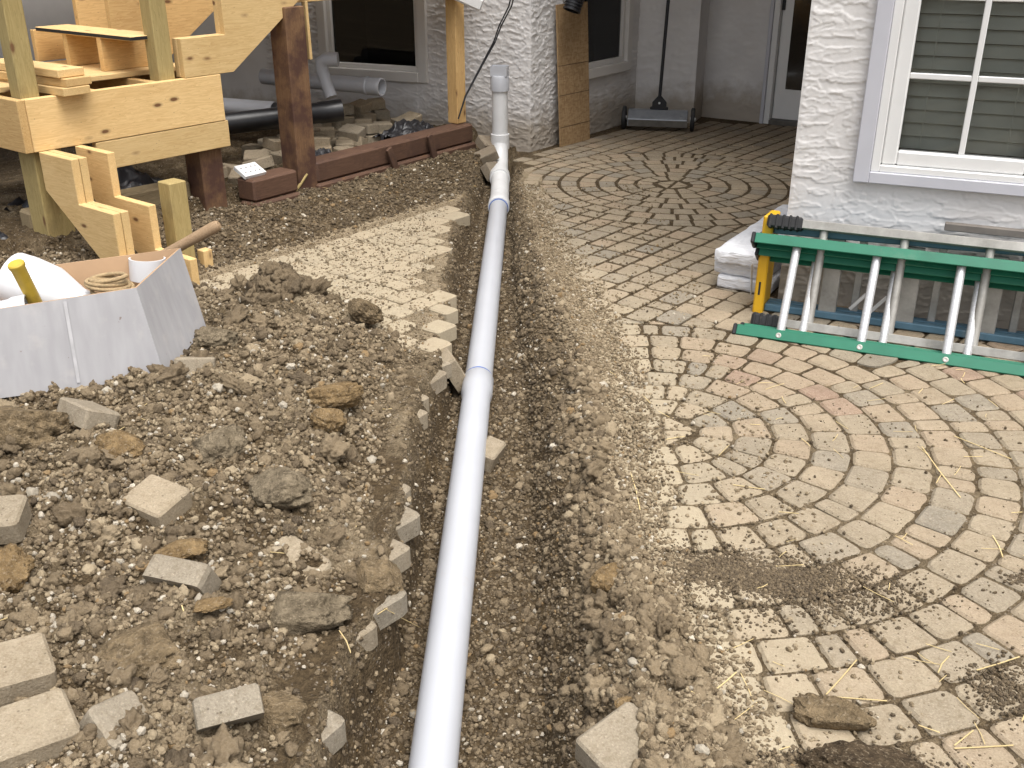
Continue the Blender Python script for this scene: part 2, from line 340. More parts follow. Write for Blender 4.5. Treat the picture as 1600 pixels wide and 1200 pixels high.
YELLOWH = simple('yellow_handle', (0.52, 0.36, 0.045), 0.55, var=0.18, scale=16, dirt=((0.22, 0.14, 0.04), 0.54, 0.6))
BLIND = simple('blind_slat', (0.60, 0.60, 0.56), 0.6, var=0.04)
DARK = simple('dark_room', (0.035, 0.035, 0.036), 0.9)
CREAMW = simple('cream_paint', (0.62, 0.60, 0.57), 0.5, var=0.04, scale=4)
def glass_mat(name, tint, refl=0.06):
    m = N(name); tr = m.n('ShaderNodeBsdfTransparent'); tr.inputs[0].default_value = (*tint, 1); gl = m.n('ShaderNodeBsdfGlossy'); gl.inputs['Roughness'].default_value = 0.02
    fr = m.n('ShaderNodeFresnel'); fr.inputs[0].default_value = 1.5; mx = m.n('ShaderNodeMixShader'); m.l(fr.outputs[0], mx.inputs[0]); m.l(tr.outputs[0], mx.inputs[1]); m.l(gl.outputs[0], mx.inputs[2]); m.l(mx.outputs[0], m.out.inputs[0])
    return m.m
GLASS = glass_mat('window_glass', (0.88, 0.9, 0.89)); GLASS_DARK = glass_mat('dark_glass', (0.25, 0.26, 0.26))

# ================================================================== GROUND
e1 = az(38.2); g1 = az(128.2)                  # deck and paving run along e1, g1 points out towards the patio
RING = 0.118
LT = np.array([(-0.45, 0.2), (-0.41, 1.49), (-0.40, 1.65), (-0.375, 1.88), (-0.325, 2.05), (-0.33, 2.27), (-0.315, 2.52), (-0.345, 3.08), (-0.313, 3.37), (-0.275, 3.55), (-0.29, 4.08), (-0.32, 4.41), (-0.33, 5.08), (-0.32, 5.9), (-0.24, 6.4), (-0.22, 7.0)])
RT = np.array([(0.25, 0.2), (0.25, 1.49), (0.265, 1.88), (0.275, 2.27), (0.283, 2.85), (0.25, 3.46), (0.194, 4.16), (0.141, 4.80), (0.10, 5.64), (0.07, 6.25), (0.05, 7.0)])
LB = np.array([(-0.32, 0.2), (-0.305, 1.78), (-0.28, 2.08), (-0.25, 2.53), (-0.235, 3.3), (-0.22, 4.2), (-0.21, 5.2), (-0.18, 6.2), (-0.16, 7.0)])
RB = np.array([(0.075, 0.2), (0.072, 1.7), (0.075, 2.44), (0.065, 3.22), (0.02, 4.34), (-0.01, 5.5), (-0.01, 7.0)])
def itp(T, y): return np.interp(y, T[:, 1], T[:, 0])
PIPE_A = Vector((-0.1715, 1.668, -0.176)); PIPE_B = Vector((-0.0785, 6.02, -0.062))
PD = (PIPE_B - PIPE_A) / (PIPE_B.y - PIPE_A.y)
def pipe_at(y): return PIPE_A + PD * (y - PIPE_A.y)
def edges(y):
    wob = 0.030 * fbm(y, y * 0 + 3.3, 3.0, 5, 5); wob2 = 0.034 * fbm(y, y * 0 + 9.1, 2.6, 5, 6)
    return itp(LT, y) + wob, itp(LB, y) + 0.5 * wob, itp(RB, y) + 0.4 * wob2, itp(RT, y) + wob2
WALK0 = Vector((-1.50, 4.50, 0)); WALKN = -g1        # outer edge of the left walkway, normal towards the soil bed
TIMB0 = Vector((-1.52, 5.45, 0))
TIMB_DIR = (Vector((-0.25, 7.27, 0)) - TIMB0).normalized(); TIMB_N = Vector((-TIMB_DIR.y, TIMB_DIR.x, 0))
MB = np.array([(-2.6, 4.7), (-1.45, 4.5), (-0.83, 4.0), (-0.47, 3.88), (-0.27, 3.5), (0.5, 3.4)])   # far rim of the spoil heap
COVER = np.array([(0.47, 0.2), (0.47, 1.49), (0.43, 1.88), (0.37, 2.27), (0.385, 2.85), (0.40, 3.46), (0.34, 4.16), (0.275, 4.80), (0.16, 5.64), (0.10, 6.25), (0.07, 7.0)])
def bumpg(X, Y, x, y, sx, sy, h): return h * np.exp(-0.5 * (((X - x) / sx) ** 2 + ((Y - y) / sy) ** 2))
def mound(X, Y):
    xl = itp(LT, Y)
    rim = np.interp(X, MB[:, 0], MB[:, 1]) + 0.07 * fbm(X, Y, 3.0, 3, 21)
    k = sstep(0.02, 0.36, rim - Y) * sstep(0.015, 0.30, xl - X)
    h = 0.055 + bumpg(X, Y, -1.35, 2.95, 0.5, 0.5, 0.075) + bumpg(X, Y, -1.0, 2.35, 0.38, 0.45, 0.05) + bumpg(X, Y, -0.8, 3.3, 0.25, 0.3, 0.04) + bumpg(X, Y, -1.1, 1.5, 0.5, 0.3, 0.035)
    m = k * h
    m = m + bumpg(X, Y, -1.00, 4.07, 0.085, 0.060, 0.125) + bumpg(X, Y, -0.93, 4.00, 0.12, 0.08, 0.075) + bumpg(X, Y, -0.82, 3.95, 0.10, 0.08, 0.035) + bumpg(X, Y, -0.64, 3.93, 0.06, 0.05, 0.05)
    m = m + bumpg(X, Y, -0.40, 3.30, 0.08, 0.12, 0.02)
    return m, k
def hfun(X, Y):
    X = np.asarray(X, float); Y = np.asarray(Y, float)
    xl, xlb, xrb, xrt = edges(Y)
    wx_ = 0.05 * fbm(X, Y, 6.0, 2, 39); lump = 0.050 * np.abs(fbm(X + wx_, Y, 4.6, 2, 31)) + 0.040 * np.abs(perlin(X * 12 + 2 * wx_, Y * 12, 33)) + 0.020 * np.abs(perlin(X * 29 + 3, Y * 29, 35)) + 0.009 * perlin(X * 66, Y * 66, 37)
    fine = 0.007 * fbm(X, Y, 14.0, 4, 41)
    # left: walkway joints, heap, soil bed, ground under the deck
    m, k = mound(X, Y)
    bed = (X - WALK0.x) * WALKN.x + (Y - WALK0.y) * WALKN.y
    und = (X - TIMB0.x) * TIMB_N.x + (Y - TIMB0.y) * TIMB_N.y
    left = -0.014 + m + (lump - 0.012) * np.clip(k * 1.4 + sstep(0.02, 0.06, m), 0, 1)
    bedk = sstep(-0.02, 0.10, bed)
    left = left + bedk * (0.012 + 0.05 * sstep(0.05, 0.6, bed) + 0.9 * lump * 0.7)
    left = left + sstep(0.06, 0.12, und) * 0.07
    near_lip = sstep(0.10, 0.0, xl - X) * sstep(6.1, 5.6, Y)
    left = left + near_lip * (0.002 + (0.010 + 0.45 * lump) * sstep(3.75, 3.4, Y))
    # right: joints of the patio, crumbs thrown out of the trench on its edge
    cov = itp(COVER, Y) + 0.075 * fbm(X, Y, 4.0, 4, 51)
    d = sstep(0.0, 0.17, cov - X)
    right = -0.0042 - 0.0030 * sstep(3.9, 3.2, Y) + (0.0008 + 0.0022 * sstep(3.9, 3.2, Y)) * fbm(X, Y, 30, 2, 55) + d * (0.018 + 0.35 * lump + fine * 0.7)
    right = right + d * sstep(2.6, 1.7, Y) * (0.02 + 0.5 * lump) * sstep(0.55, 0.30, X)
    # trench
    zf = PIPE_A.z + PD.z * (Y - PIPE_A.y) - 0.062 + 0.25 * lump + fine * 1.2 - 0.006
    zf = zf + sstep(xrb - 0.10, xrb + 0.02, X) * 0.02
    tl = np.clip((X - xl) / np.maximum(xlb - xl, 0.02), 0, 1); tr = np.clip((xrt - X) / np.maximum(xrt - xrb, 0.02), 0, 1)
    sl = sstep(0, 1, tl ** 0.75); sr = tr ** 0.85; sr = sr * (1 - 0.25 * np.sin(sr * np.pi))
    rough_w = 0.45 * lump + fine
    inside = np.where(X < (xlb + xrb) / 2, left * (1 - sl) + zf * sl + rough_w * sl * (1 - sl) * 5.0, (right * (1 - sr) + zf * sr) + rough_w * sr * (1 - sr) * 6.0)
    h = np.where(X <= xl, left, np.where(X >= xrt, right, inside))
    # the trench ends at the house corner
    endk = sstep(6.95, 7.12, Y + 0.05 * perlin(X * 9, Y * 9, 61))
    flat = np.where(X > 0.03, -0.0042, 0.015 + lump * 0.5)
    h = h * (1 - endk) + np.where(und > 0.05, left, flat) * endk
    out = np.maximum(sstep(-2.7, -4.0, X), sstep(0.9, 0.0, Y))
    return h * (1 - out) + out * (-0.01)
def hz(x, y): return float(hfun(np.array([x]), np.array([y]))[0])
xs = np.concatenate([[-60, -30, -12, -7, -5, -4, -3.3, -2.9], np.arange(-2.6, -0.5, 0.009), np.arange(-0.5, 0.56, 0.0065), np.arange(0.56, 1.3, 0.016), np.arange(1.3, 3.2, 0.05), [3.5, 4.5, 6, 9, 14, 30, 60]])
ys = np.concatenate([[-60, -30, -12, -6, -3, -1, 0, 0.5, 0.9, 1.1], np.arange(1.25, 2.6, 0.0065), np.arange(2.6, 4.2, 0.009), np.arange(4.2, 6.2, 0.014), np.arange(6.2, 9.2, 0.025), [9.5, 10.5, 12, 16, 30, 60]])
GX, GY = np.meshgrid(xs, ys); GH = hfun(GX, GY)
nx, ny = len(xs), len(ys); idx = np.arange(nx * ny).reshape(ny, nx)
Q = np.stack([idx[:-1, :-1], idx[:-1, 1:], idx[1:, 1:], idx[1:, :-1]], -1).reshape(-1, 4)
me = fast_mesh(np.stack([GX, GY, GH], -1).reshape(-1, 3), Q, 4)
XL, XLB, XRB, XRT = edges(GY); mm, kk = mound(GX, GY)
dry_lit = np.full(GX.shape, 0.45)
dry_lit = np.where(GX > XRT - 0.02, 0.82 + 0.25 * fbm(GX, GY, 5, 3, 71), dry_lit)
wl = (GX > XL) & (GX < XRT - 0.02); dry_lit = np.where(wl, np.clip(0.16 + 2.2 * (GH + 0.11), 0.10, 0.7), dry_lit)
dry_lit = np.where((GX <= XL), 0.30 + 0.45 * fbm(GX, GY, 3.5, 4, 73), dry_lit)  # heap base coloured darker so the gaps between crumbs look shaded
bed = (GX - WALK0.x) * WALKN.x + (GY - WALK0.y) * WALKN.y
dry_lit = np.where((bed > 0.0) & (GX < XL), 0.22 + 0.3 * fbm(GX, GY, 4, 3, 74), dry_lit)
dry_lit = np.where((bed < 0.03) & (GX < XL) & (kk < 0.2) & (GY > 3.6), 0.85, dry_lit)
dry_lit = np.where((GY > 6.7), 0.25, dry_lit)
dry_lit = np.where((GX > itp(COVER, GY) + 0.1) & (GX > XRT), np.where(GY < 3.3, 0.34, 0.10), dry_lit)
attr(me, 'dry_lit', np.clip(dry_lit, 0, 1).ravel())
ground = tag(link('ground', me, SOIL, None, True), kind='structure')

# ------------------------------------------------------------------ paving
def clip(poly, p, n):
    out = []; m_ = len(poly)
    for i in range(m_):
        a, b = poly[i], poly[(i + 1) % m_]; da = (a[0] - p[0]) * n[0] + (a[1] - p[1]) * n[1]; db = (b[0] - p[0]) * n[0] + (b[1] - p[1]) * n[1]
        if da >= 0: out.append(a)
        if (da < 0) != (db < 0): t_ = da / (da - db); out.append((a[0] + (b[0] - a[0]) * t_, a[1] + (b[1] - a[1]) * t_))
    return out
def area(p): return 0.5 * sum(p[i][0] * p[(i + 1) % len(p)][1] - p[(i + 1) % len(p)][0] * p[i][1] for i in range(len(p)))
def inset(poly, d):
    n_ = len(poly); out = []
    for i in range(n_):
        a, b, c_ = Vector(poly[i - 1]), Vector(poly[i]), Vector(poly[(i + 1) % n_])
        u1 = (b - a); u2 = (c_ - b)
        if u1.length < 1e-6 or u2.length < 1e-6: continue
        u1.normalize(); u2.normalize(); n1_ = Vector((-u1.y, u1.x)); n2_ = Vector((-u2.y, u2.x)); k = 1 + n1_.dot(n2_)
        if k < 0.25: k = 0.25
        out.append(tuple(b + (n1_ + n2_) * (d / k)))
    return out
prng = random.Random(4)
def rounded(poly, r):
    n_ = len(poly); out = []
    for i in range(n_):
        a, b, c_ = Vector(poly[i - 1]), Vector(poly[i]), Vector(poly[(i + 1) % n_])
        l1, l2 = (a - b).length, (c_ - b).length; rr = min(r * prng.uniform(0.6, 1.5), 0.4 * l1, 0.4 * l2)
        p1 = b + (a - b).normalized() * rr; p2 = b + (c_ - b).normalized() * rr; mid = p1 * 0.27 + b * 0.46 + p2 * 0.27
        for q in ((p1, mid, p2) if n_ <= 5 else (p1, p2)): out.append((q.x + prng.uniform(-1, 1) * 0.0012, q.y + prng.uniform(-1, 1) * 0.0012))
    return out
NEAR_C, FAR_C = Vector((0.487, 2.945)), Vector((1.0, 6.29))
SPLIT_N = Vector((-0.50, 0.866))
CL, CR = Vector((0.127, 7.267, 0)), Vector((1.158, 4.199, 0)); C2 = Vector((1.0, 8.5, 0)); C3 = Vector((1.46, 8.376, 0)); C4 = Vector((1.584, 8.70, 0)); DW = Vector((0.844, -0.536, 0)).normalized()
WD = az(113.4)
polys = []
def ring_pavers(C, k0, k1, n_split=None):
    for k in range(k0, k1):
        r0, r1 = k * RING, (k + 1) * RING; L = 2 * math.pi * (r0 + r1) / 2
        ws = []; tot = 0
        if k == 0: ws = [L / 4] * 4
        else:
            while tot < L - 0.04: q = prng.choice([0.135, 0.125, 0.115, 0.075, 0.14, 0.12]) if k > 1 else 0.095; ws.append(q); tot += q
        sc = L / sum(ws); a = prng.uniform(0, 6.28)
        for q in ws:
            da = q * sc / L * 2 * math.pi; a0, a1 = a, a + da; a += da
            pts = [(C.x + r0 * math.cos(a0), C.y + r0 * math.sin(a0)), (C.x + r1 * math.cos(a0), C.y + r1 * math.sin(a0)), (C.x + r1 * math.cos(a1), C.y + r1 * math.sin(a1)), (C.x + r0 * math.cos(a1), C.y + r0 * math.sin(a1))]
            if r0 < 1e-6: pts = pts[:3]
            if n_split is not None:
                pts = clip(pts, C, -n_split)
                if len(pts) < 3: continue
            polys.append(pts)
ring_pavers(NEAR_C, 0, 8); ring_pavers(NEAR_C, 8, 15, SPLIT_N); ring_pavers(FAR_C, 0, 8)
E2, G2 = Vector((e1.x, e1.y)), Vector((g1.x, g1.y))
O2 = Vector((0.2, 4.6))
def bond(imin, imax, smin, smax, keep):
    for i in range(imin, imax):
        s_ = smin + prng.uniform(0, 0.12)
        while s_ < smax:
            q = prng.choice([0.12, 0.15, 0.175, 0.09, 0.13]); c_ = [O2 + E2 * (s_ + a) + G2 * (i * RING + b) for a, b in ((0, 0), (0, RING), (q, RING), (q, 0))]; s_ += q
            pts = [tuple(c) for c in c_]
            if area(pts) < 0: pts = pts[::-1]
            pts = keep(pts)
            if pts and len(pts) >= 3 and area(pts) > 0.0028: polys.append(pts)
def keep_right(p):
    cx = sum(q[0] for q in p) / len(p); cy = sum(q[1] for q in p) / len(p)
    for C, Rr in ((NEAR_C, 8 * RING), (FAR_C, 8 * RING)):
        d = Vector((cx, cy)) - C; L = d.length
        if L < Rr - 0.10: return None
        if L < Rr + 0.16: n_ = d / L; p = clip(p, C + n_ * Rr, n_)
        if len(p) < 3: return None
    d = Vector((cx, cy)) - NEAR_C
    if d.length > 8 * RING - 0.05 and d.length < 16 * RING: p = clip(p, NEAR_C, SPLIT_N)
    if len(p) < 3: return None
    if cx < itp(RT, cy) + 0.0: return None
    return p
bond(-30, 40, -4, 5.5, keep_right)
def in_house(x, y):
    v = Vector((x, y, 0))
    if (v - CR).dot(Vector((-WD.y, WD.x, 0))) > -0.03 and (v - CR).cross(az(38)).z > -0.03 and x > 1.0: return True
    if (v - CL).dot(Vector((-e1.y, e1.x, 0))) > -0.03 and y > 7.1: return True
    w3 = (C2 - CL).normalized()
    if (v - CL).dot(Vector((-w3.y, w3.x, 0))) > -0.04: return y > 7.0
    if y > 8.62 - 0.25 * max(0, x - 1.0): return True
    return False
right_p = []
for p in polys:
    if area(p) < 0: p = p[::-1]
    cx = sum(q[0] for q in p) / len(p); cy = sum(q[1] for q in p) / len(p)
    if not (1.12 < cy < 8.7 and cx < 3.2): continue
    xl, xlb, xrb, xrt = edges(np.array([cy]))
    if cx < float(xrt[0]) + 0.025 and cy < 7.05: continue
    if cy > 7.05 and cx < 0.17: continue
    if in_house(cx, cy): continue
    if cx < 0.65:
        hq = hfun(np.array([q[0] for q in p] + [cx]), np.array([q[1] for q in p] + [cy]))
        if hq.min() > 0.012: continue
    right_p.append((p, cx, cy))
polys = []
def keep_left(p):
    cx = sum(q[0] for q in p) / len(p); cy = sum(q[1] for q in p) / len(p)
    if cy < 1.2 or cy > 6.6 or cx < -2.3: return None
    if (cx - WALK0.x) * WALKN.x + (cy - WALK0.y) * WALKN.y > -0.05: return None
    xl = float(edges(np.array([cy]))[0][0])
    if cy < 3.62: return None
    if cx > xl + (0.002 if cy > 3.6 else -0.040) - (0.10 if prng.random() < (0.33 if cy > 3.6 else 0.2) and cy < 5.2 else 0.0): return None
    if cx < xl - 0.16 and hz(cx, cy) > 0.02: return None
    return p
bond(-50, 20, -7, 4, keep_left)
for y_ in (1.62, 1.95, 2.07, 2.27, 2.43, 2.57, 3.08, 3.22, 3.40, 3.54):
    c_ = Vector((float(edges(np.array([y_]))[0][0]) - 0.034 + prng.uniform(-0.025, 0.02), y_)); t_ = Matrix.Rotation(prng.gauss(0, 0.12), 2); a_, b_ = t_ @ E2, t_ @ G2
    q = [tuple(c_ + a_ * sx + b_ * sy) for sx, sy in ((-0.075, -0.059), (-0.075, 0.059), (0.075, 0.059), (0.075, -0.059))]
    polys.append(q if area(q) > 0 else q[::-1])
left_p = [(p, sum(q[0] for q in p) / len(p), sum(q[1] for q in p) / len(p)) for p in polys]
def in_view(x, y):
    dep = y * cP + EYE * sP; u = F * x / dep; v = -(y * sP - EYE * cP) * F / dep
    return abs(u) < 850 and -640 < v < 660, F / dep
def paver_mesh(poly, cx, cy, depth, tone, dust, brown_tint, lo=False):
    q = rounded(inset(poly, 0.0040), 0.018) if not lo else inset(poly, 0.0078)
    n_ = len(q)
    if n_ < 3: return None
    qi = inset(q, 0.0075) if n_ < 14 else q
    if len(qi) != n_ or abs(area(qi)) < 1e-4: qi = [((x - cx) * 0.93 + cx, (y - cy) * 0.93 + cy) for x, y in q]
    jt = 0.5 if lo else 1.0; tz = prng.gauss(0, 0.0013) * jt; tx, ty = prng.gauss(0, 0.012) * jt, prng.gauss(0, 0.012) * jt
    def Z(x, y, z): return z + tz + (x - cx) * tx + (y - cy) * ty
    V = [(x - cx, y - cy, Z(x, y, -depth)) for x, y in q] + [(x - cx, y - cy, Z(x, y, -0.0062)) for x, y in q] + [(x - cx, y - cy, Z(x, y, 0)) for x, y in qi]
    Fc = [tuple(range(2 * n_, 3 * n_))]
    for i in range(n_):
        j = (i + 1) % n_; Fc.append((i, j, j + n_, i + n_)); Fc.append((i + n_, j + n_, j + 2 * n_, i + 2 * n_))
    return V, Fc
def paver_vals(cx, cy):
    cov = float(itp(COVER, cy)) if cx > -0.2 else float(itp(LT, cy)) - 0.1
    if cx > -0.2: dust = 0.95 - 2.1 * max(0.0, cx - cov) - 0.14 * max(0, cy - 3)
    else: dust = 0.78 - 0.05 * max(0, cy - 4) if cy > 3.6 else 0.42
    if cx < -0.2 and cy < 3.6: return prng.uniform(0.1, 0.45), prng.uniform(0.0, 0.25), prng.uniform(0.15, 0.4)
    dust = max(0.30 if cy < 3.6 else 0.08, min(1, dust))
    brown_tint = max(0.0, min(0.9, (cy - 5.6) * 0.26)) if cx > -0.1 else 0.12  # patio pavers turn browner and darker towards the recess
    if cx > 1.0 and 3.2 < cy < 4.4: brown_tint = 0.30  # browner patch along the ladders
    if cx > -0.2 and prng.random() < 0.09: tone = prng.uniform(0, 0.2)
    elif cx > 0.7 and 3.0 < cy < 4.0 and prng.random() < 0.35: tone = prng.uniform(0.8, 1.0)
    else: tone = prng.uniform(0.28, 0.85)
    return tone, dust, brown_tint
def lay(parent, lst, stuffname):
    vis = []
    for p, cx, cy in lst:
        ok, sc = in_view(cx, cy)
        hidden = 0 < cx < 0.65 and hz(cx, cy) > 0.012
        vis.append((-(sc if ok else 0) + (60 if hidden else 0), cx, cy, p))
    vis.sort(key=lambda a: a[0])
    BV, BF, BT, BD, BS = [], [], [], [], []
    for i, (sc, cx, cy, p) in enumerate(vis):
        tone, dust, brown_tint = paver_vals(cx, cy)
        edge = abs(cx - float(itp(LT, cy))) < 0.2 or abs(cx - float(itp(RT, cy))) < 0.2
        r = paver_mesh(p, cx, cy, 0.062 if edge else 0.03, tone, dust, brown_tint, lo=i >= 300)
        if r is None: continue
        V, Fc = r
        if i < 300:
            me = mesh_from(V, Fc); attr(me, 'tone', [tone] * len(V)); attr(me, 'dust', [dust] * len(V)); attr(me, 'brown_tint', [brown_tint] * len(V))
            o = link('paver', me, PAVER, parent); o.location = (cx, cy, -0.012 - 0.010 * prng.random() if (cx < -0.2 and cy < 3.6) else 0)
        else:
            k = len(BV); BV += [(x + cx, y + cy, z) for x, y, z in V]; BF += [tuple(a + k for a in f) for f in Fc]; BT += [tone] * len(V); BD += [dust] * len(V); BS += [brown_tint] * len(V)
    if BV:
        me = mesh_from(BV, BF); attr(me, 'tone', BT); attr(me, 'dust', BD); attr(me, 'brown_tint', BS)
        tag(link(stuffname, me, PAVER, parent), kind='stuff')
patio = empty('patio', kind='structure'); lay(patio, right_p, 'paver_field')
walkway = empty('walkway', kind='structure'); lay(walkway, left_p, 'paver_field')
print('pavers', len(right_p), len(left_p))

# ------------------------------------------------------------------ crumbs, pebbles
rs = np.random.RandomState(7)
def ico(sub):
    bm = bmesh.new(); bmesh.ops.create_icosphere(bm, subdivisions=sub, radius=1.0); V = np.array([v.co[:] for v in bm.verts]); T = np.array([[v.index for v in f.verts] for f in bm.faces]); bm.free(); return V, T
def scatter(name, parent, X, Y, Z, S, tones, sub=1, flat=0.72, rough=0.22, seed=0):
    r_ = np.random.RandomState(seed); V, T = ico(sub); n_ = len(X); nv = len(V)
    B = np.repeat(V[None], n_, 0) * (1 + rough * (r_.rand(n_, nv, 1) - 0.5) * 2)
    if sub > 1:
        for fq, am in ((1.7, 0.34), (4.0, 0.30)) + (((8.0, 0.24), (15.0, 0.16)) if sub > 2 else ()):
            f1 = r_.randn(n_, 3, 3) * fq
            B = B * (1 + am * np.sin(np.einsum('nij,vj->nvi', f1, V) + r_.rand(n_, 1, 3) * 6).mean(2, keepdims=True))
    B = B * (np.stack([r_.uniform(0.75, 1.35, n_), r_.uniform(0.7, 1.1, n_), flat * r_.uniform(0.75, 1.25, n_)], -1)[:, None, :]) * S[:, None, None]
    a = r_.rand(n_) * 6.28; b = (r_.rand(n_) - 0.5) * 1.4
    ca, sa, cb, sb = np.cos(a), np.sin(a), np.cos(b), np.sin(b)
    x = B[..., 0] * cb[:, None] - B[..., 2] * sb[:, None]; z = B[..., 0] * sb[:, None] + B[..., 2] * cb[:, None]
    X2 = x * ca[:, None] - B[..., 1] * sa[:, None]; Y2 = x * sa[:, None] + B[..., 1] * ca[:, None]
    P = np.stack([X2 + X[:, None], Y2 + Y[:, None], z + (Z + S * flat * 0.25)[:, None]], -1).reshape(-1, 3)
    TT = (T[None] + (np.arange(n_) * nv)[:, None, None]).reshape(-1, 3)
    me = fast_mesh(P, TT); attr(me, 'tone', np.repeat(tones, nv))
    return tag(link(name, me, CRUMB, parent, sub > 1), kind='stuff')
def scatter_group():
    ng = bpy.data.node_groups.new('crumb_scatter', 'GeometryNodeTree')
    ng.interface.new_socket('Geometry', in_out='INPUT', socket_type='NodeSocketGeometry'); ng.interface.new_socket('Geometry', in_out='OUTPUT', socket_type='NodeSocketGeometry')
    A = lambda t_: ng.nodes.new(t_); L = ng.links.new
    gi, go = A('NodeGroupInput'), A('NodeGroupOutput'); g2i = A('GeometryNodeGeometryToInstance')
    for k in range(5):
        ic = A('GeometryNodeMeshIcoSphere'); ic.inputs['Subdivisions'].default_value = 3; ic.inputs['Radius'].default_value = 1.0
        ps = A('GeometryNodeInputPosition'); ad_ = A('ShaderNodeVectorMath'); ad_.operation = 'ADD'; ad_.inputs[1].default_value = (k * 13.1, k * 7.7, k * 3.3); L(ps.outputs[0], ad_.inputs[0])
        nz_ = A('ShaderNodeTexNoise'); nz_.inputs['Scale'].default_value = 1.5; nz_.inputs['Detail'].default_value = 5.0; nz_.inputs['Roughness'].default_value = 0.75; L(ad_.outputs[0], nz_.inputs['Vector'])
        mr = A('ShaderNodeMath'); mr.operation = 'SUBTRACT'; mr.inputs[1].default_value = 0.5; L(nz_.outputs[0], mr.inputs[0])
        mu = A('ShaderNodeMath'); mu.operation = 'MULTIPLY'; mu.inputs[1].default_value = 2.1; L(mr.outputs[0], mu.inputs[0])
        nm = A('GeometryNodeInputNormal'); sc2 = A('ShaderNodeVectorMath'); sc2.operation = 'SCALE'; L(nm.outputs[0], sc2.inputs[0]); L(mu.outputs[0], sc2.inputs['Scale'])
        sp2 = A('GeometryNodeSetPosition'); L(ic.outputs[0], sp2.inputs['Geometry']); L(sc2.outputs[0], sp2.inputs['Offset'])
        sm_ = A('GeometryNodeSetMaterial'); sm_.inputs['Material'].default_value = CRUMB_I; ss_ = A('GeometryNodeSetShadeSmooth'); L(sp2.outputs[0], ss_.inputs['Geometry']); L(ss_.outputs[0], sm_.inputs['Geometry']); L(sm_.outputs[0], g2i.inputs[0])
    iop = A('GeometryNodeInstanceOnPoints'); L(gi.outputs[0], iop.inputs['Points']); L(g2i.outputs[0], iop.inputs['Instance']); iop.inputs['Pick Instance'].default_value = True
    def named(nm_, ty):
        x = A('GeometryNodeInputNamedAttribute'); x.data_type = ty; x.inputs['Name'].default_value = nm_; return x.outputs[0]
    e2r = A('FunctionNodeEulerToRotation'); L(named('rot', 'FLOAT_VECTOR'), e2r.inputs[0]); L(e2r.outputs[0], iop.inputs['Rotation']); L(named('scl', 'FLOAT_VECTOR'), iop.inputs['Scale']); L(named('pick', 'INT'), iop.inputs['Instance Index'])
    L(iop.outputs[0], go.inputs[0]); return ng
SCATTER = scatter_group()
def scatter_gn(name, X, Y, Z, S, tones, flat=0.75, seed=0):
    r_ = np.random.RandomState(seed + 1000); n_ = len(X)
    me = bpy.data.meshes.new('m'); me.vertices.add(n_); me.vertices.foreach_set('co', np.stack([X, Y, Z + S * flat * 0.42], -1).astype(np.float32).ravel()); me.update()
    attr(me, 'tone', tones)
    v = me.attributes.new('rot', 'FLOAT_VECTOR', 'POINT'); v.data.foreach_set('vector', np.stack([r_.normal(0, 0.5, n_), r_.normal(0, 0.5, n_), r_.uniform(0, 6.28, n_)], -1).astype(np.float32).ravel())
    v = me.attributes.new('scl', 'FLOAT_VECTOR', 'POINT'); v.data.foreach_set('vector', (S[:, None] * np.stack([r_.uniform(0.8, 1.4, n_), r_.uniform(0.7, 1.1, n_), flat * r_.uniform(0.75, 1.25, n_)], -1)).astype(np.float32).ravel())
    v = me.attributes.new('pick', 'INT', 'POINT'); v.data.foreach_set('value', r_.randint(0, 5, n_).astype(np.int32))
    o = link(name, me, CRUMB_I); md = o.modifiers.new('scatter', 'NODES'); md.node_group = SCATTER
    return tag(o, kind='stuff')
def sample(n_, x0, x1, y0, y1, dens):
    X = rs.uniform(x0, x1, n_ * 3); Y = y0 + (y1 - y0) * rs.rand(n_ * 3) ** 1.25; k = rs.rand(n_ * 3) < dens(X, Y); X, Y = X[k][:n_], Y[k][:n_]
    return X, Y
def surf(X, Y):
    H_ = hfun(X, Y); xl, xlb, xrb, xrt = edges(Y); m_, k_ = mound(X, Y)
    pav = (X > xrt + 0.04) | ((X < xl - 0.05) & (((X - WALK0.x) * WALKN.x + (Y - WALK0.y) * WALKN.y) < -0.05))
    return np.where(pav, np.maximum(H_, 0.0), H_)
def mtone(n_, dark=0.0):
    t_ = np.clip(rs.normal(0.42 - dark, 0.16, n_), 0.02, 0.72); k = rs.rand(n_); t_ = np.where(k > 0.965, rs.uniform(0.85, 1.0, n_), t_); t_ = np.where((k > 0.945) & (k < 0.965), 0.80, t_); return t_
def d_mound(X, Y):
    m_, k_ = mound(X, Y); xl = itp(LT, Y); return (np.clip(k_ * 1.5 + 6 * m_, 0, 1) * (X < xl + 0.02)) * (0.45 + 0.9 * np.clip(fbm(X, Y, 2.5, 2, 81) + 0.5, 0, 1))
X, Y = sample(72000, -2.3, -0.25, 1.25, 4.4, d_mound); S = 0.0024 + 0.0056 * rs.rand(len(X)) ** 1.7
scatter_gn('crumb_litter', X, Y, surf(X, Y), S, np.where(rs.rand(len(X)) < 0.02 + 0.05 * (Y < 2.4), rs.uniform(0.84, 1.0, len(X)), mtone(len(X), -0.06)), 0.9, seed=1)
X = rs.normal(-0.96, 0.085, 90); Y = rs.normal(4.03, 0.06, 90); S = 0.016 + 0.026 * rs.rand(90) ** 1.5
scatter('clods', None, X, Y, surf(X, Y) - 0.006, S, np.clip(rs.normal(0.27, 0.12, 90), 0.03, 0.6), 4, 0.95, 0.06, seed=14)
X, Y = sample(6500, -2.3, -0.27, 1.25, 4.35, d_mound); S = 0.0065 + 0.012 * rs.rand(len(X)) ** 2.8
scatter_gn('gravel', X, Y, surf(X, Y) - 0.15 * S, S, mtone(len(X), 0.04), 0.85, seed=2)
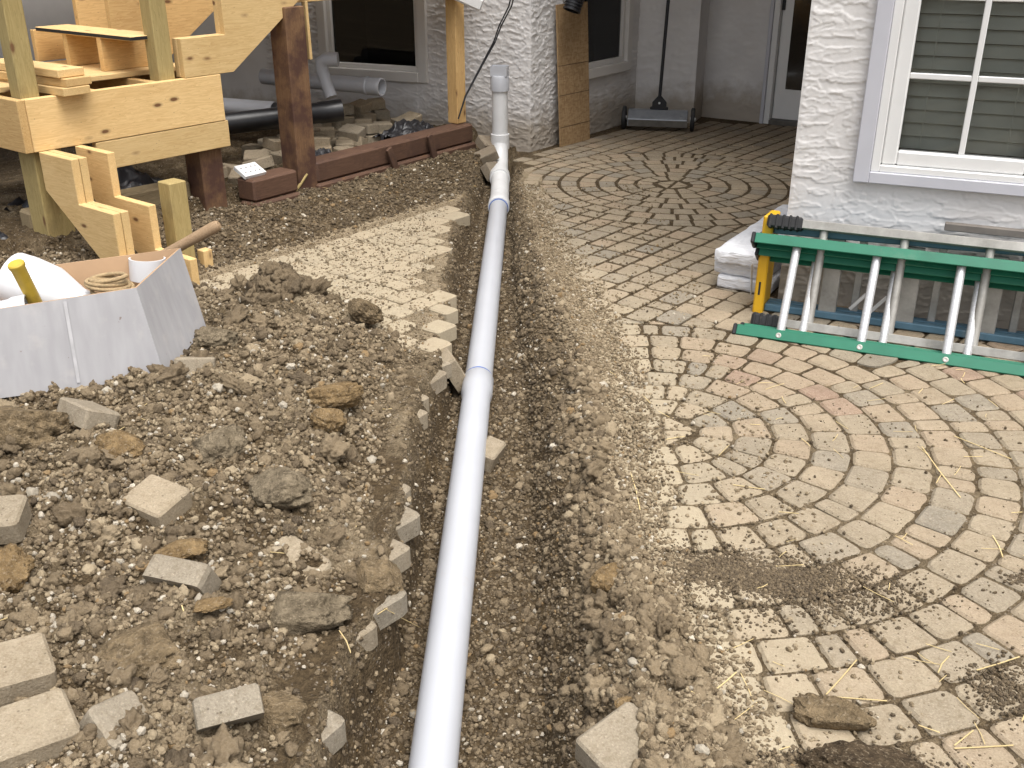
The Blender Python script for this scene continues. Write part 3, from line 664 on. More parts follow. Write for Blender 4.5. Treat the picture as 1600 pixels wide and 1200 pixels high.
X, Y = sample(330, -2.2, -0.32, 1.25, 4.2, d_mound); S = 0.017 + 0.024 * rs.rand(len(X)) ** 1.8
scatter('clods', None, X, Y, surf(X, Y) - 0.004, S, np.clip(rs.normal(0.38, 0.14, len(X)), 0.06, 0.68), 4, 0.75, 0.055, seed=3)
def d_trench(X, Y):
    xl, xlb, xrb, xrt = edges(Y); wall_ = (X < xlb + 0.02) | (X > xrb); return ((X > xl - 0.01) & (X < xrt)) * np.where(X < xlb, 0.30, np.where(wall_, 0.95, 0.6))
X, Y = sample(42000, -0.48, 0.32, 1.25, 6.8, d_trench); S = 0.0020 + 0.0050 * rs.rand(len(X)) ** 2.5
scatter_gn('crumb_litter', X, Y, surf(X, Y), S, mtone(len(X), 0.10), seed=4)
X, Y = sample(1700, -0.4, 0.30, 1.25, 5.5, d_trench); S = 0.006 + 0.010 * rs.rand(len(X)) ** 2.2
scatter_gn('gravel', X, Y, surf(X, Y) - 0.2 * S, S, mtone(len(X), 0.06), 0.8, seed=5)
def d_lip(X, Y):
    xl, xlb, xrb, xrt = edges(Y); c_ = itp(COVER, Y); return (X > xrt - 0.05) * np.clip(1.1 - np.clip((X - c_ + 0.06) / 0.16, 0, 1) * 1.05, 0.02, 1) * np.where(Y > 4.5, 0.6, 1.0)
X, Y = sample(40000, 0.02, 0.85, 1.25, 6.3, d_lip); S = 0.0020 + 0.0048 * rs.rand(len(X)) ** 2.4
scatter_gn('crumb_litter', X, Y, surf(X, Y), S, np.clip(mtone(len(X), -0.14), 0, 1), seed=6)
def d_lip2(X, Y):
    xl, xlb, xrb, xrt = edges(Y); return (X > xrt - 0.10) * (X < xrt + 0.05 + 0.12 * sstep(2.6, 1.5, Y)) * np.where(Y > 3.4, 0.25, 1.0)
X, Y = sample(2200, 0.1, 0.55, 1.25, 4.5, d_lip2); S = 0.005 + 0.012 * rs.rand(len(X)) ** 2.6
scatter_gn('gravel', X, Y, surf(X, Y) - 0.2 * S, S, np.clip(mtone(len(X), -0.03), 0, 1), 0.8, seed=8)
X, Y = sample(110, 0.12, 0.45, 1.25, 3.3, d_lip2); S = 0.014 + 0.018 * rs.rand(len(X)) ** 1.8
scatter('clods', None, X, Y, surf(X, Y) - 0.004, S, np.clip(rs.normal(0.42, 0.12, len(X)), 0.1, 0.68), 4, 0.8, 0.06, seed=13)
# dark crumbs spilled on the patio, and a thin sprinkle everywhere
cA = onz(1175, 895); cB = onz(1290, 935); cC = onz(1575, 1080); cD = onz(1210, 1192); cE = onz(1590, 905)
X = np.concatenate([rs.normal(cA.x, 0.12, 7500), rs.normal(cB.x, 0.15, 1700), rs.uniform(0.4, 1.6, 1300), rs.uniform(0.2, 2.0, 500), rs.normal(cC.x, 0.045, 900), rs.normal(cD.x, 0.16, 3200), rs.normal(cE.x, 0.02, 160)])
Y = np.concatenate([rs.normal(cA.y, 0.045, 7500) - 0.14 * (X[:7500] - cA.x), rs.normal(cB.y, 0.06, 1700), rs.uniform(1.3, 3.2, 1300), rs.uniform(3, 8.2, 500), rs.normal(cC.y, 0.05, 900), rs.normal(cD.y - 0.02, 0.03, 3200), rs.normal(cE.y, 0.015, 160)])
k = X > itp(RT, Y) + 0.03; X, Y = X[k], Y[k]; S = 0.0014 + 0.0036 * rs.rand(len(X)) ** 2.5
scatter_gn('crumb_litter', X, Y, surf(X, Y), S, np.clip(rs.normal(0.20, 0.14, len(X)), 0, 0.6), seed=9)
# loose soil of the bed by the deck and the walkway
def d_bed(X, Y):
    b_ = (X - WALK0.x) * WALKN.x + (Y - WALK0.y) * WALKN.y; return (b_ > 0) * (b_ < 0.75) * (X < itp(LT, Y) + 0.05) * 0.9
X, Y = sample(14000, -2.2, 0.0, 4.2, 7.2, d_bed); S = 0.003 + 0.008 * rs.rand(len(X)) ** 2.8
scatter_gn('crumb_litter', X, Y, surf(X, Y), S, mtone(len(X), 0.15), seed=10)
def d_walk(X, Y):
    b_ = (X - WALK0.x) * WALKN.x + (Y - WALK0.y) * WALKN.y; return (b_ < 0) * (X < itp(LT, Y)) * (mound(X, Y)[1] < 0.3)
X, Y = sample(6000, -1.6, -0.25, 3.5, 6.3, d_walk); S = 0.0016 + 0.004 * rs.rand(len(X)) ** 2.8
scatter_gn('crumb_litter', X, Y, surf(X, Y), S, np.clip(mtone(len(X), -0.10), 0, 1), seed=12)

# ================================================================== HOUSE
house = empty('house', (1.16, 4.2, 0), 'white stucco house with recessed entry behind the paver patio', 'house')
UPV = Vector((0, 0, 1))
def wall_grid(name, o0, d, n, s_list, z_list, holes, amp, fs, fz, seed, mat=STUCCO, ends=(True, True), fine=None):
    """stucco skin: s along d from o0, z up, relief along n, rectangular openings left out"""
    s_ = np.array(sorted(set(np.round(s_list, 5)))); z_ = np.array(sorted(set(np.round(z_list, 5))))
    S_, Z_ = np.meshgrid(s_, z_)
    wx = 0.45 * fbm(S_, Z_, 7, 4, seed + 3); rg = 0.10 * fbm(S_, Z_, 34, 3, seed + 8)
    a_ = perlin(S_ * fs + wx, Z_ * fz + 0.6 * wx, seed) + rg; b_ = perlin(S_ * fs * 1.7 + 5 + wx, Z_ * fz * 1.6, seed + 1) + rg; c_ = perlin(S_ * fs * 0.8 + 9, Z_ * fz * 0.9 + wx * 2, seed + 2) - rg
    D = amp * (0.55 * sstep(0.0, 0.06, a_) * (0.35 + 0.65 * sstep(0.35, 0.0, a_)) + 0.45 * sstep(0.06, 0.11, b_) * (0.35 + 0.65 * sstep(0.4, 0.05, b_)) + 0.35 * sstep(0.1, 0.14, c_) * (0.4 + 0.6 * sstep(0.5, 0.1, c_))) + amp * 0.10 * perlin(S_ * 60, Z_ * 60, seed + 4)
    if fine: D = D * sstep(fine[0], fine[0] - 0.06, S_) * sstep(fine[1], fine[1] - 0.05, Z_)
    if ends[0]: D = D * sstep(s_[0] - 0.001, s_[0] + 0.012, S_)
    P = np.stack([o0.x + d.x * S_ + n.x * D, o0.y + d.y * S_ + n.y * D, Z_], -1).reshape(-1, 3)
    id_ = np.arange(P.shape[0]).reshape(S_.shape); Q_ = np.stack([id_[:-1, :-1], id_[:-1, 1:], id_[1:, 1:], id_[1:, :-1]], -1)
    sm = (S_[:-1, :-1] + S_[1:, 1:]) / 2; zm = (Z_[:-1, :-1] + Z_[1:, 1:]) / 2; ok = np.ones(sm.shape, bool)
    for (a, b, c__, e) in holes: ok &= ~((sm > a) & (sm < b) & (zm > c__) & (zm < e))
    me = fast_mesh(P - np.array(house.location), Q_[ok], 4)
    o = link(name, me, mat, house, True, None); return o
def P3(o0, d, n, s, z, off=0.0): return Vector((o0.x + d.x * s + n.x * off, o0.y + d.y * s + n.y * off, z))
def hb(name, o0, d, n, s0, s1, z0, z1, t0, t1, mat, parent=house, bev=0.003):
    """box on a wall between s0..s1, z0..z1 and t0..t1 out of the wall plane"""
    c = P3(o0, d, n, (s0 + s1) / 2, (z0 + z1) / 2, (t0 + t1) / 2)
    o = link(name, box_mesh(s1 - s0, abs(t1 - t0), z1 - z0, bev), mat, parent)
    M = frame(c, d, UPV)
    if parent is house: return place(o, M)
    M = Matrix.Translation(-Vector(house.location)) @ M; o.matrix_basis = parent.matrix_basis.inverted() @ M; return o
def ar(a, b, st): return list(np.arange(a, b, st)) + [b]
# --- wall with the white window on the right
d1 = WD; n1w = Vector((d1.y, -d1.x, 0))          # outward: towards the camera
if n1w.y > 0: n1w = -n1w
H1 = (0.305, 1.62, 0.585, 1.95)
wall_grid('wall', CR, d1, n1w, ar(0, 1.0, 0.0045) + ar(1.0, 3.4, 0.05) + [H1[0], H1[1]], ar(-0.05, 1.45, 0.0045) + ar(1.45, 5.6, 0.1) + [H1[2], H1[3]], [H1], 0.0052, 5.0, 19.0, 100, fine=(1.0, 1.45))
sW = az(38.0); nS = Vector((-sW.y, sW.x, 0))
wall_grid('wall', CR, sW, nS, ar(0, 5.0, 0.1), ar(-0.05, 5.6, 0.1), [], 0.0, 3, 9, 120)
win = hb('window', CR, d1, n1w, 0.245, 0.305, 0.54, 2.04, -0.02, 0.035, COIL)
win['label'] = 'white window with grilles and closed blinds above the ladders'
hb('trim', CR, d1, n1w, 0.305, 1.71, 0.54, 0.585, -0.02, 0.034, COIL, win)
hb('trim', CR, d1, n1w, 0.305, 1.71, 1.95, 2.04, -0.02, 0.034, COIL, win)
hb('frame', CR, d1, n1w, 0.3055, 0.340, 0.585, 1.95, -0.06, 0.022, VINYL, win)
hb('frame', CR, d1, n1w, 0.340, 1.62, 0.585, 0.612, -0.06, 0.022, VINYL, win)
hb('frame', CR, d1, n1w, 0.340, 1.62, 1.90, 1.95, -0.06, 0.022, VINYL, win)
def sash(s0, s1, z0, z1, w_):
    hb('sash', CR, d1, n1w, s0, s0 + w_, z0, z1, -0.055, 0.006, VINYL, win, 0.006)
    hb('sash', CR, d1, n1w, s1 - w_, s1, z0, z1, -0.055, 0.006, VINYL, win, 0.006)
    hb('sash', CR, d1, n1w, s0 + w_, s1 - w_, z0, z0 + w_, -0.055, 0.004, VINYL, win, 0.006)
    hb('sash', CR, d1, n1w, s0 + w_, s1 - w_, z1 - w_, z1, -0.055, 0.004, VINYL, win, 0.006)
    hb('pane', CR, d1, n1w, s0 + w_ - 0.004, s1 - w_ + 0.004, z0 + w_ - 0.004, z1 - w_ + 0.004, -0.030, -0.026, GLASS, win, 0)
    return s0 + w_, s1 - w_, z0 + w_, z1 - w_
SZ0, SZ1 = 0.613, 1.885
for s0, s1 in ((0.341, 0.915), (0.985, 1.56)):
    a, b, c, e_ = sash(s0, s1, SZ0, SZ1, 0.056)
    mid = (a + b) / 2
    hb('grille', CR, d1, n1w, mid - 0.011, mid + 0.011, c, e_, -0.024, -0.012, VINYL, win)
    for k in range(1, 4):
        zz = c + 0.285 * k
        for q0, q1 in ((a, mid - 0.0112), (mid + 0.0112, b)): hb('grille', CR, d1, n1w, q0, q1, zz - 0.011, zz + 0.011, -0.024, -0.0125, VINYL, win)
    zz = c + 0.02
    while zz < e_:
        o = hb('blind_slat', CR, d1, n1w, a - 0.01, b + 0.01, zz - 0.026, zz + 0.026, -0.100, -0.097, BLIND, win, 0)
        o.matrix_basis = o.matrix_basis @ Matrix.Rotation(R(-27), 4, 'X'); zz += 0.051
    for q in (0.16, 0.84): hb('ladder_cord', CR, d1, n1w, a + (b - a) * q - 0.0015, a + (b - a) * q + 0.0015, c, e_, -0.066, -0.063, BLIND, win, 0)
hb('mullion', CR, d1, n1w, 0.916, 0.984, SZ0, SZ1, -0.055, 0.012, VINYL, win)
def room(o0, d, n, s0, s1, z0, z1, dep):
    V = [P3(o0, d, n, s, z, t_) - Vector(house.location) for t_ in (-0.061, -dep) for s, z in ((s0, z0), (s1, z0), (s1, z1), (s0, z1))]
    link('interior', mesh_from(V, [(0, 1, 5, 4), (1, 2, 6, 5), (2, 3, 7, 6), (3, 0, 4, 7), (4, 5, 6, 7)]), DARK, house)
room(CR, d1, n1w, 0.34, 1.6, 0.61, 1.94, 0.8)
# --- corner pier and the wall under the deck
d2 = Vector((-0.918, 0.397, 0)).normalized(); n2w = Vector((d2.y, -d2.x, 0))
if n2w.y > 0: n2w = -n2w
H2 = (0.86, 1.62, 0.50, 1.55)
wall_grid('wall', CL, d2, n2w, ar(0, 0.9, 0.006) + ar(0.9, 2.2, 0.012) + ar(2.2, 6.0, 0.1) + list(H2[:2]), ar(-0.3, 1.15, 0.006) + ar(1.15, 5.6, 0.12) + list(H2[2:]), [H2], 0.0068, 9.0, 24, 140, fine=(2.2, 1.15))
w3 = (C2 - CL).normalized(); L3 = (C2 - CL).length; n3w = Vector((w3.y, -w3.x, 0))
H3 = (0.62, 1.30, 0.49, 1.9)
wall_grid('wall', CL, w3, n3w, ar(0, 0.75, 0.006) + ar(0.75, L3, 0.02) + list(H3[:2]), ar(-0.1, 1.15, 0.0065) + ar(1.15, 5.6, 0.12) + list(H3[2:]), [H3], 0.0075, 11.0, 22, 160, fine=(9.0, 1.15))
def plain_window(o0, d, n, s0, s1, z0, z1, mat, label, sill=True):
    w_ = hb('window', o0, d, n, s0 - 0.07, s0, z0 - 0.07, z1 + 0.07, -0.05, 0.03, mat); w_['label'] = label
    hb('frame', o0, d, n, s1, s1 + 0.07, z0 - 0.07, z1 + 0.07, -0.05, 0.03, mat, w_)
    hb('frame', o0, d, n, s0, s1, z1, z1 + 0.07, -0.05, 0.029, mat, w_)
    hb('sill', o0, d, n, s0, s1, z0 - 0.07, z0, -0.05, 0.045, mat, w_)
    hb('sash', o0, d, n, s0, s1, z0, z0 + 0.035, -0.05, 0.0, mat, w_); hb('sash', o0, d, n, s0, s0 + 0.035, z0 + 0.035, z1, -0.05, 0.0, mat, w_); hb('sash', o0, d, n, s1 - 0.035, s1, z0 + 0.035, z1, -0.05, 0.0, mat, w_)
    hb('pane', o0, d, n, s0 + 0.03, s1 - 0.03, z0 + 0.03, z1, -0.03, -0.026, GLASS_DARK, w_, 0)
    room(o0, d, n, s0 - 0.03, s1 + 0.03, z0 - 0.03, z1 + 0.03, 0.6); return w_
plain_window(CL, d2, n2w, *H2, CREAMW, 'dark window with cream frame under the deck')
plain_window(CL, w3, n3w, *H3, CREAMW, 'dark window behind the leaning board')
# --- recess: sweeper wall, return, door wall
d4 = (C3 - C2).normalized(); n4 = Vector((d4.y, -d4.x, 0)); wall_grid('wall', C2, d4, n4, ar(0, (C3 - C2).length, 0.012), ar(-0.05, 1.2, 0.012) + ar(1.2, 3, 0.2), [], 0.006, 5, 13, 180)
d5 = (C4 - C3).normalized(); n5 = Vector((d5.y, -d5.x, 0)); wall_grid('wall', C3, d5, n5, ar(0, (C4 - C3).length, 0.03), ar(-0.05, 3, 0.1), [], 0.002, 5, 9, 190)
d6 = DW; n6 = Vector((d6.y, -d6.x, 0)); LJ = 0.545
wall_grid('wall', C4, d6, n6, ar(0, LJ, 0.012) + [LJ + 1.0, LJ + 3.0], ar(-0.05, 1.2, 0.012) + ar(1.2, 3, 0.2), [(LJ, LJ + 1.0, -0.05, 2.1)], 0.006, 5, 13, 200)
door = hb('door', C4, d6, n6, LJ + 0.05, LJ + 0.93, 0.035, 2.04, -0.075, -0.035, VINYL); door['label'] = 'white entry door with tall dark glass'
hb('pane', C4, d6, n6, LJ + 0.135, LJ + 0.82, 0.27, 1.95, -0.034, -0.031, simple('door_glass', (0.008, 0.008, 0.009), 0.08), door, 0)
hb('frame', C4, d6, n6, LJ, LJ + 0.045, -0.02, 2.12, -0.08, 0.02, VINYL, door); hb('frame', C4, d6, n6, LJ - 0.03, LJ - 0.001, -0.02, 2.12, -0.01, 0.035, COIL, door)
hb('threshold', C4, d6, n6, LJ + 0.0455, LJ + 0.99, -0.02, 0.03, -0.08, 0.03, DIRTYM, door)
hb('hinge', C4, d6, n6, LJ + 0.045, LJ + 0.07, 0.86, 0.96, -0.034, -0.02, BLACKM, door)
# --- upper floor over the recess, closing the block
def slab(name, pts, z0, z1, mat, parent):
    n_ = len(pts); V = [(x, y, z0) for x, y in pts] + [(x, y, z1) for x, y in pts]; V = [Vector(v) - Vector(parent.location) for v in V]
    Fc = [tuple(range(n_ - 1, -1, -1)), tuple(range(n_, 2 * n_))] + [(i, (i + 1) % n_, (i + 1) % n_ + n_, i + n_) for i in range(n_)]
    return link(name, mesh_from(V, Fc), mat, parent)
slab('upper_floor', [(0.12, 7.26), (0.30, 7.15), (3.0, 6.0), (4.6, 8.6), (4.0, 12), (-5.5, 12), (-5.4, 9.75)], 2.25, 5.6, STUCCO, house)
slab('upper_floor', [(1.20, 4.20), (4.25, 2.88), (8, 8), (4.3, 8.2)], 5.2, 5.6, STUCCO, house)

# ================================================================== DECK WITH STAIRS
deck = empty('deck', (-1.52, 5.45, 0), 'unfinished pine deck with landing and two short stair flights', 'deck')
PL = Vector((-2.165, 4.655, 0))
def D(a, b, z=0.0): return PL + e1 * a + g1 * b + Vector((0, 0, z))     # a along the front, b outwards
LZ = 0.77; LEN = 1.055
board('rim_board', deck, D(-0.005, -0.019, LZ - 0.118), D(LEN, -0.019, LZ - 0.118), 0.235, 0.038, UPV, PINE2)
board('rim_board', deck, D(0.30, -0.0205, LZ - 0.238 - 0.068), D(LEN + 0.015, -0.0205, LZ - 0.238 - 0.068), 0.135, 0.038, UPV, PINE2)
board('rim_board', deck, D(-0.026, 0.0, LZ - 0.118), D(-0.026, -1.0, LZ - 0.118), 0.235, 0.038, UPV, PINE)
board('rim_board', deck, D(LEN - 0.02, -0.04, LZ - 0.118), D(LEN - 0.02, -1.0, LZ - 0.118), 0.235, 0.038, UPV, PINE)
board('rim_board', deck, D(0, -1.02, LZ - 0.118), D(LEN, -1.02, LZ - 0.118), 0.235, 0.038, UPV, PINE)
for a in (0.36, 0.70): board('joist', deck, D(a, -0.04, LZ - 0.12), D(a, -1.0, LZ - 0.12), 0.23, 0.038, UPV, PINE)
for k in range(5): board('deck_board', deck, D(0.0, -0.33 - k * 0.142, LZ + 0.0135), D(LEN, -0.33 - k * 0.142, LZ + 0.0135), 0.135, 0.026, g1, PINE2)
def post(a, b, z0, z1, sz, mat, name='post'): return block(name, deck, D(a, b, (z0 + z1) / 2), UPV, g1, z1 - z0, sz, sz, mat, 0.005)
post(0.045, -0.085, LZ - 0.24, 1.9, 0.09, TREATED); post(0.765, -0.085, LZ - 0.24, 1.9, 0.09, TREATED)
post(0.075, -0.11, -0.1, LZ - 0.24, 0.14, TREATED); post(0.965, -0.11, -0.1, LZ - 0.375, 0.14, HALFSTAIN)
post(0.965, -0.11, LZ - 0.374, LZ - 0.236, 0.14, HALFSTAIN)
# lower flight
low = [(0, 0.535), (0.27, 0.535), (0.27, 0.335), (0.54, 0.335), (0.54, 0.135), (0.80, 0.135), (0.80, -0.02), (0.55, -0.02), (0.0, 0.36)]
for a in (0.012, 0.052, 0.19): prism('stringer', deck, D(a, 0.0012), g1, UPV, low, 0.037, PINE2)
# upper flight up to the deck
up = [(0, LZ + 0.001), (0, LZ + 0.19), (0.27, LZ + 0.19), (0.27, LZ + 0.37), (0.54, LZ + 0.37), (0.54, LZ + 0.54), (0.86, LZ + 0.54), (0.86, LZ + 0.38), (0.30, LZ + 0.001)]
up2 = [(0, LZ + 0.028), (0, LZ + 0.19), (0.27, LZ + 0.19), (0.27, LZ + 0.37), (0.54, LZ + 0.37), (0.54, LZ + 0.54), (0.86, LZ + 0.54), (0.86, LZ + 0.38), (0.34, LZ + 0.028)]
for b in (-0.001, -0.04): prism('stringer', deck, D(0.84, b), e1, UPV, [(x, z) for x, z in up], -0.037 if False else 0.037, PINE2)
for b in (-0.36, -0.68, -1.0): prism('stringer', deck, D(0.62, b), e1, UPV, up2, 0.037, PINE)
# deck above, its posts and rim
BP = TIMB0 + TIMB_DIR * 0.55
blockp = block('post', deck, Vector((BP.x - 0.03, BP.y + 0.02, 0.48)), UPV, g1, 1.18, 0.14, 0.14, HALFSTAIN, 0.005)
WP = TIMB0 + TIMB_DIR * 2.08
block('post', deck, Vector((WP.x - 0.05, WP.y + 0.02, 0.72)), UPV, g1, 1.0, 0.09, 0.09, PINE, 0.004)
board('rim_board', deck, BP + Vector((-0.12, -0.1, 1.20)), WP + Vector((0.02, 0.05, 1.20)), 0.235, 0.038, UPV, PINE2)
board('rim_board', deck, BP + Vector((-0.10, 0.0, 1.075)), BP + Vector((-0.06, 0.05, 1.075)) + TIMB_DIR * 0.05, 0.03, 0.07, UPV, PINE2)
board('brace', deck, BP + Vector((0.058, 0.10, 1.09)), BP + Vector((0.062, 0.10, 0.78)), 0.035, 0.02, g1, PINE2)
slab('deck_floor', [(-0.22, 7.32), (-1.17, 5.93), (-1.958, 6.617), (-2.99, 5.304), (-6.0, 7.0), (-5.4, 9.4)], 1.285, 1.31, PINE, deck)  # unseen floor, stretched left behind the landing to darken the space below
# stair stub post beside the lower flight
sp_ = onz(290, 425)
stub = block('stub_post', None, Vector((sp_.x - 0.02, sp_.y + 0.04, 0.19)), UPV, g1, 0.46, 0.09, 0.09, TREATED, 0.004)
tag(stub, 'short square treated post standing in the soil next to the lower stringers', 'post')
cut = block('wood_offcut', None, Vector((sp_.x + 0.07, sp_.y + 0.10, 0.035)), UPV, g1, 0.09, 0.05, 0.05, PINE2, 0.003)
tag(cut, 'small pale pine offcut at the foot of the short post', 'wood block')
# loose boards on the landing
brd = [((0.0, 0.0), 0.86, 0.040, -3), ((0.01, 0.01), 0.86, 0.0, 2), ((-0.02, 0.0), 0.66, 0.0, 1)]
zc = LZ + 0.014
for i, (lab, b0, L, yaw, ox) in enumerate([('bottom pine board of the stack on the landing', -0.06, 0.62, 2, 0.0), ('middle pine board of the stack on the landing', -0.07, 0.60, -2, 0.015), ('top pine board of the stack on the landing', -0.09, 0.61, 1, 0.0)]):
    dr = az(124 + yaw); c = D(0.20, b0 - 0.18 + ox, LZ + 0.019 + i * 0.0385)
    o = board('lumber_board', None, c - dr * (L / 2), c + dr * (L / 2), 0.135, 0.037, dr.cross(UPV), PINE2 if i != 1 else PINE)
    tag(o, lab, 'board', 'boards stacked on the landing')
pl0, pl1 = ony(48, 32, 5.62), ony(288, 43, 5.33)
o = board('plank', None, D(0.70, -0.95, LZ + 0.20), D(0.72, -0.10, LZ + 0.20), 0.19, 0.022, e1, [PINE2]); o.data.materials.append(BLACKM)
for p_ in o.data.polygons:
    if abs(p_.normal.y) < 0.5: p_.material_index = 1
tag(o, 'pale plank with black painted edge lying across the upper stringers', 'plank')

# ================================================================== TIMBER EDGING
tw = empty('timber_edging', TIMB0, 'low stained timber retaining wall below the deck', 'retaining wall')
for i, z in enumerate((-0.03, 0.095)):
    board('timber', tw, BP + TIMB_DIR * (0.045 + 0.01 * i) + TIMB_N * 0.02 * i + Vector((0, 0, z + 0.06)), TIMB0 + TIMB_DIR * (2.13 - 0.012 * i) + TIMB_N * 0.02 * i + Vector((0, 0, z + 0.06)), 0.122, 0.14, UPV, STAINED, 0.012)
    board('timber', tw, TIMB0 + TIMB_DIR * (0.10 + 0.01 * i) + TIMB_N * (-0.01 + 0.02 * i) + Vector((0, 0, z + 0.05)), BP - TIMB_DIR * (0.11) + TIMB_N * (-0.01 + 0.02 * i) + Vector((0, 0, z + 0.05)), 0.122, 0.14, UPV, STAINED, 0.012)
    board('timber', tw, D(0.02, -0.26 - 0.01 * i, z + 0.06), D(0.865 + 0.03 * i, -0.20 - 0.01 * i, z + 0.06), 0.122, 0.12, UPV, TIMBER, 0.012)
board('stake', tw, P3(TIMB0, TIMB_DIR, -TIMB_N, 1.28, 0.0, 0.085), P3(TIMB0, TIMB_DIR, -TIMB_N, 1.20, 0.20, 0.078), 0.05, 0.02, TIMB_DIR, STAINED)
board('stake', tw, P3(TIMB0, TIMB_DIR, -TIMB_N, 1.66, 0.02, 0.085), P3(TIMB0, TIMB_DIR, -TIMB_N, 1.60, 0.22, 0.078), 0.05, 0.02, TIMB_DIR, STAINED)

# ================================================================== WHITE DRAIN PIPE
drain = empty('drain_pipe', (PIPE_A.x, 3.5, -0.15), 'long white plastic drain pipe lying in the trench and rising at the house corner', 'pipe')
RP = 0.0535
YB = 3.60                                            # bell joint
def pip(name, y0, y1, prof, mat=PVC): return lathe(name, drain, pipe_at(y0), PD, prof, mat, 40)
pip('pipe_section', 0.7, YB, [(0, RP - 0.004), (0, RP), (YB - 0.7 - 0.16, RP), (YB - 0.7 - 0.125, RP + 0.006), (YB - 0.7 - 0.004, RP + 0.006), (YB - 0.7, RP + 0.004), (YB - 0.7, RP + 0.0003)])
pip('primer_ring', YB, YB + 0.02, [(0, RP + 0.0006), (0.001, RP + 0.003), (0.010, RP + 0.0025), (0.013, RP + 0.0006)], BLUE_RING)
YE = 5.98
pip('pipe_section', YB - 0.05, YE, [(0, RP), (YE - YB + 0.05, RP)])
pip('coupling', YE - 0.02, YE + 0.2, [(0, RP + 0.0005), (0, RP + 0.009), (0.006, RP + 0.011), (0.10, RP + 0.011), (0.115, RP + 0.006), (0.16, RP + 0.003)], PVC_OLD)
pip('primer_ring', YE - 0.03, YE, [(0, RP + 0.0006), (0.001, RP + 0.004), (0.008, RP + 0.004), (0.009, RP + 0.0006)], BLUE_RING)
vx = onz(783, 255, 0.0); VX, VY = -0.082, 7.03
q0 = pipe_at(YE + 0.12); q1 = Vector((-0.075, 6.42, -0.035)); q2 = Vector((-0.080, 6.62, -0.030)); cc_ = Vector((VX, VY, -0.03))
tube('fitting', drain, [q0, q0 + (q1 - q0) * 0.5, q1, q2], RP + 0.004, PVC_OLD, 28)
lathe('coupling', drain, q2 + (q1 - q2) * 0.3, (q2 - q1), [(0, RP + 0.003), (0, RP + 0.012), (0.10, RP + 0.012), (0.105, RP + 0.004)], PVC_OLD)
arc = [q2, Vector((VX, 6.78, -0.03))] + [Vector((VX, 6.80 + 0.23 * math.sin(a), 0.20 - 0.23 * math.cos(a))) for a in np.linspace(0.1, 1.57, 9)]
arc = [q2, Vector((VX, 6.78, -0.028))] + [Vector((VX, VY - 0.20 + 0.20 * math.sin(a), 0.17 - 0.20 * math.cos(a))) for a in np.linspace(0.05, math.pi / 2, 10)]
tube('elbow', drain, arc, RP + 0.002, PVC_OLD, 28)
lathe('riser', drain, (VX, VY, 0.15), UPV, [(0, RP), (0.36, RP)], PVC_OLD)
lathe('coupling', drain, (VX, VY, 0.07), UPV, [(0, RP + 0.003), (0.002, RP + 0.010), (0.10, RP + 0.010), (0.102, RP + 0.001)], PVC_OLD)
lathe('adapter', drain, (VX, VY, 0.455), UPV, [(0, RP + 0.001), (0.002, RP + 0.010), (0.085, RP + 0.010), (0.10, RP + 0.004), (0.103, 0.03)], PVC)
ad = empty_none = None
bm = bmesh.new(); bmesh.ops.create_cube(bm, size=1.0)
for v_ in bm.verts: v_.co = Vector((v_.co.x * 0.112, v_.co.y * 0.085, v_.co.z * 0.065))
top = [f for f in bm.faces if f.normal.z > 0.9]
r_ = bmesh.ops.inset_region(bm, faces=top, thickness=0.005); bmesh.ops.translate(bm, verts=list({v for f in top for v in f.verts}), vec=(0, 0, -0.05))
me = bpy.data.meshes.new('m'); bm.to_mesh(me); bm.free(); place(link('adapter_mouth', me, PVC, drain), frame((VX, VY, 0.585), Vector((0.97, -0.2, 0)), UPV))

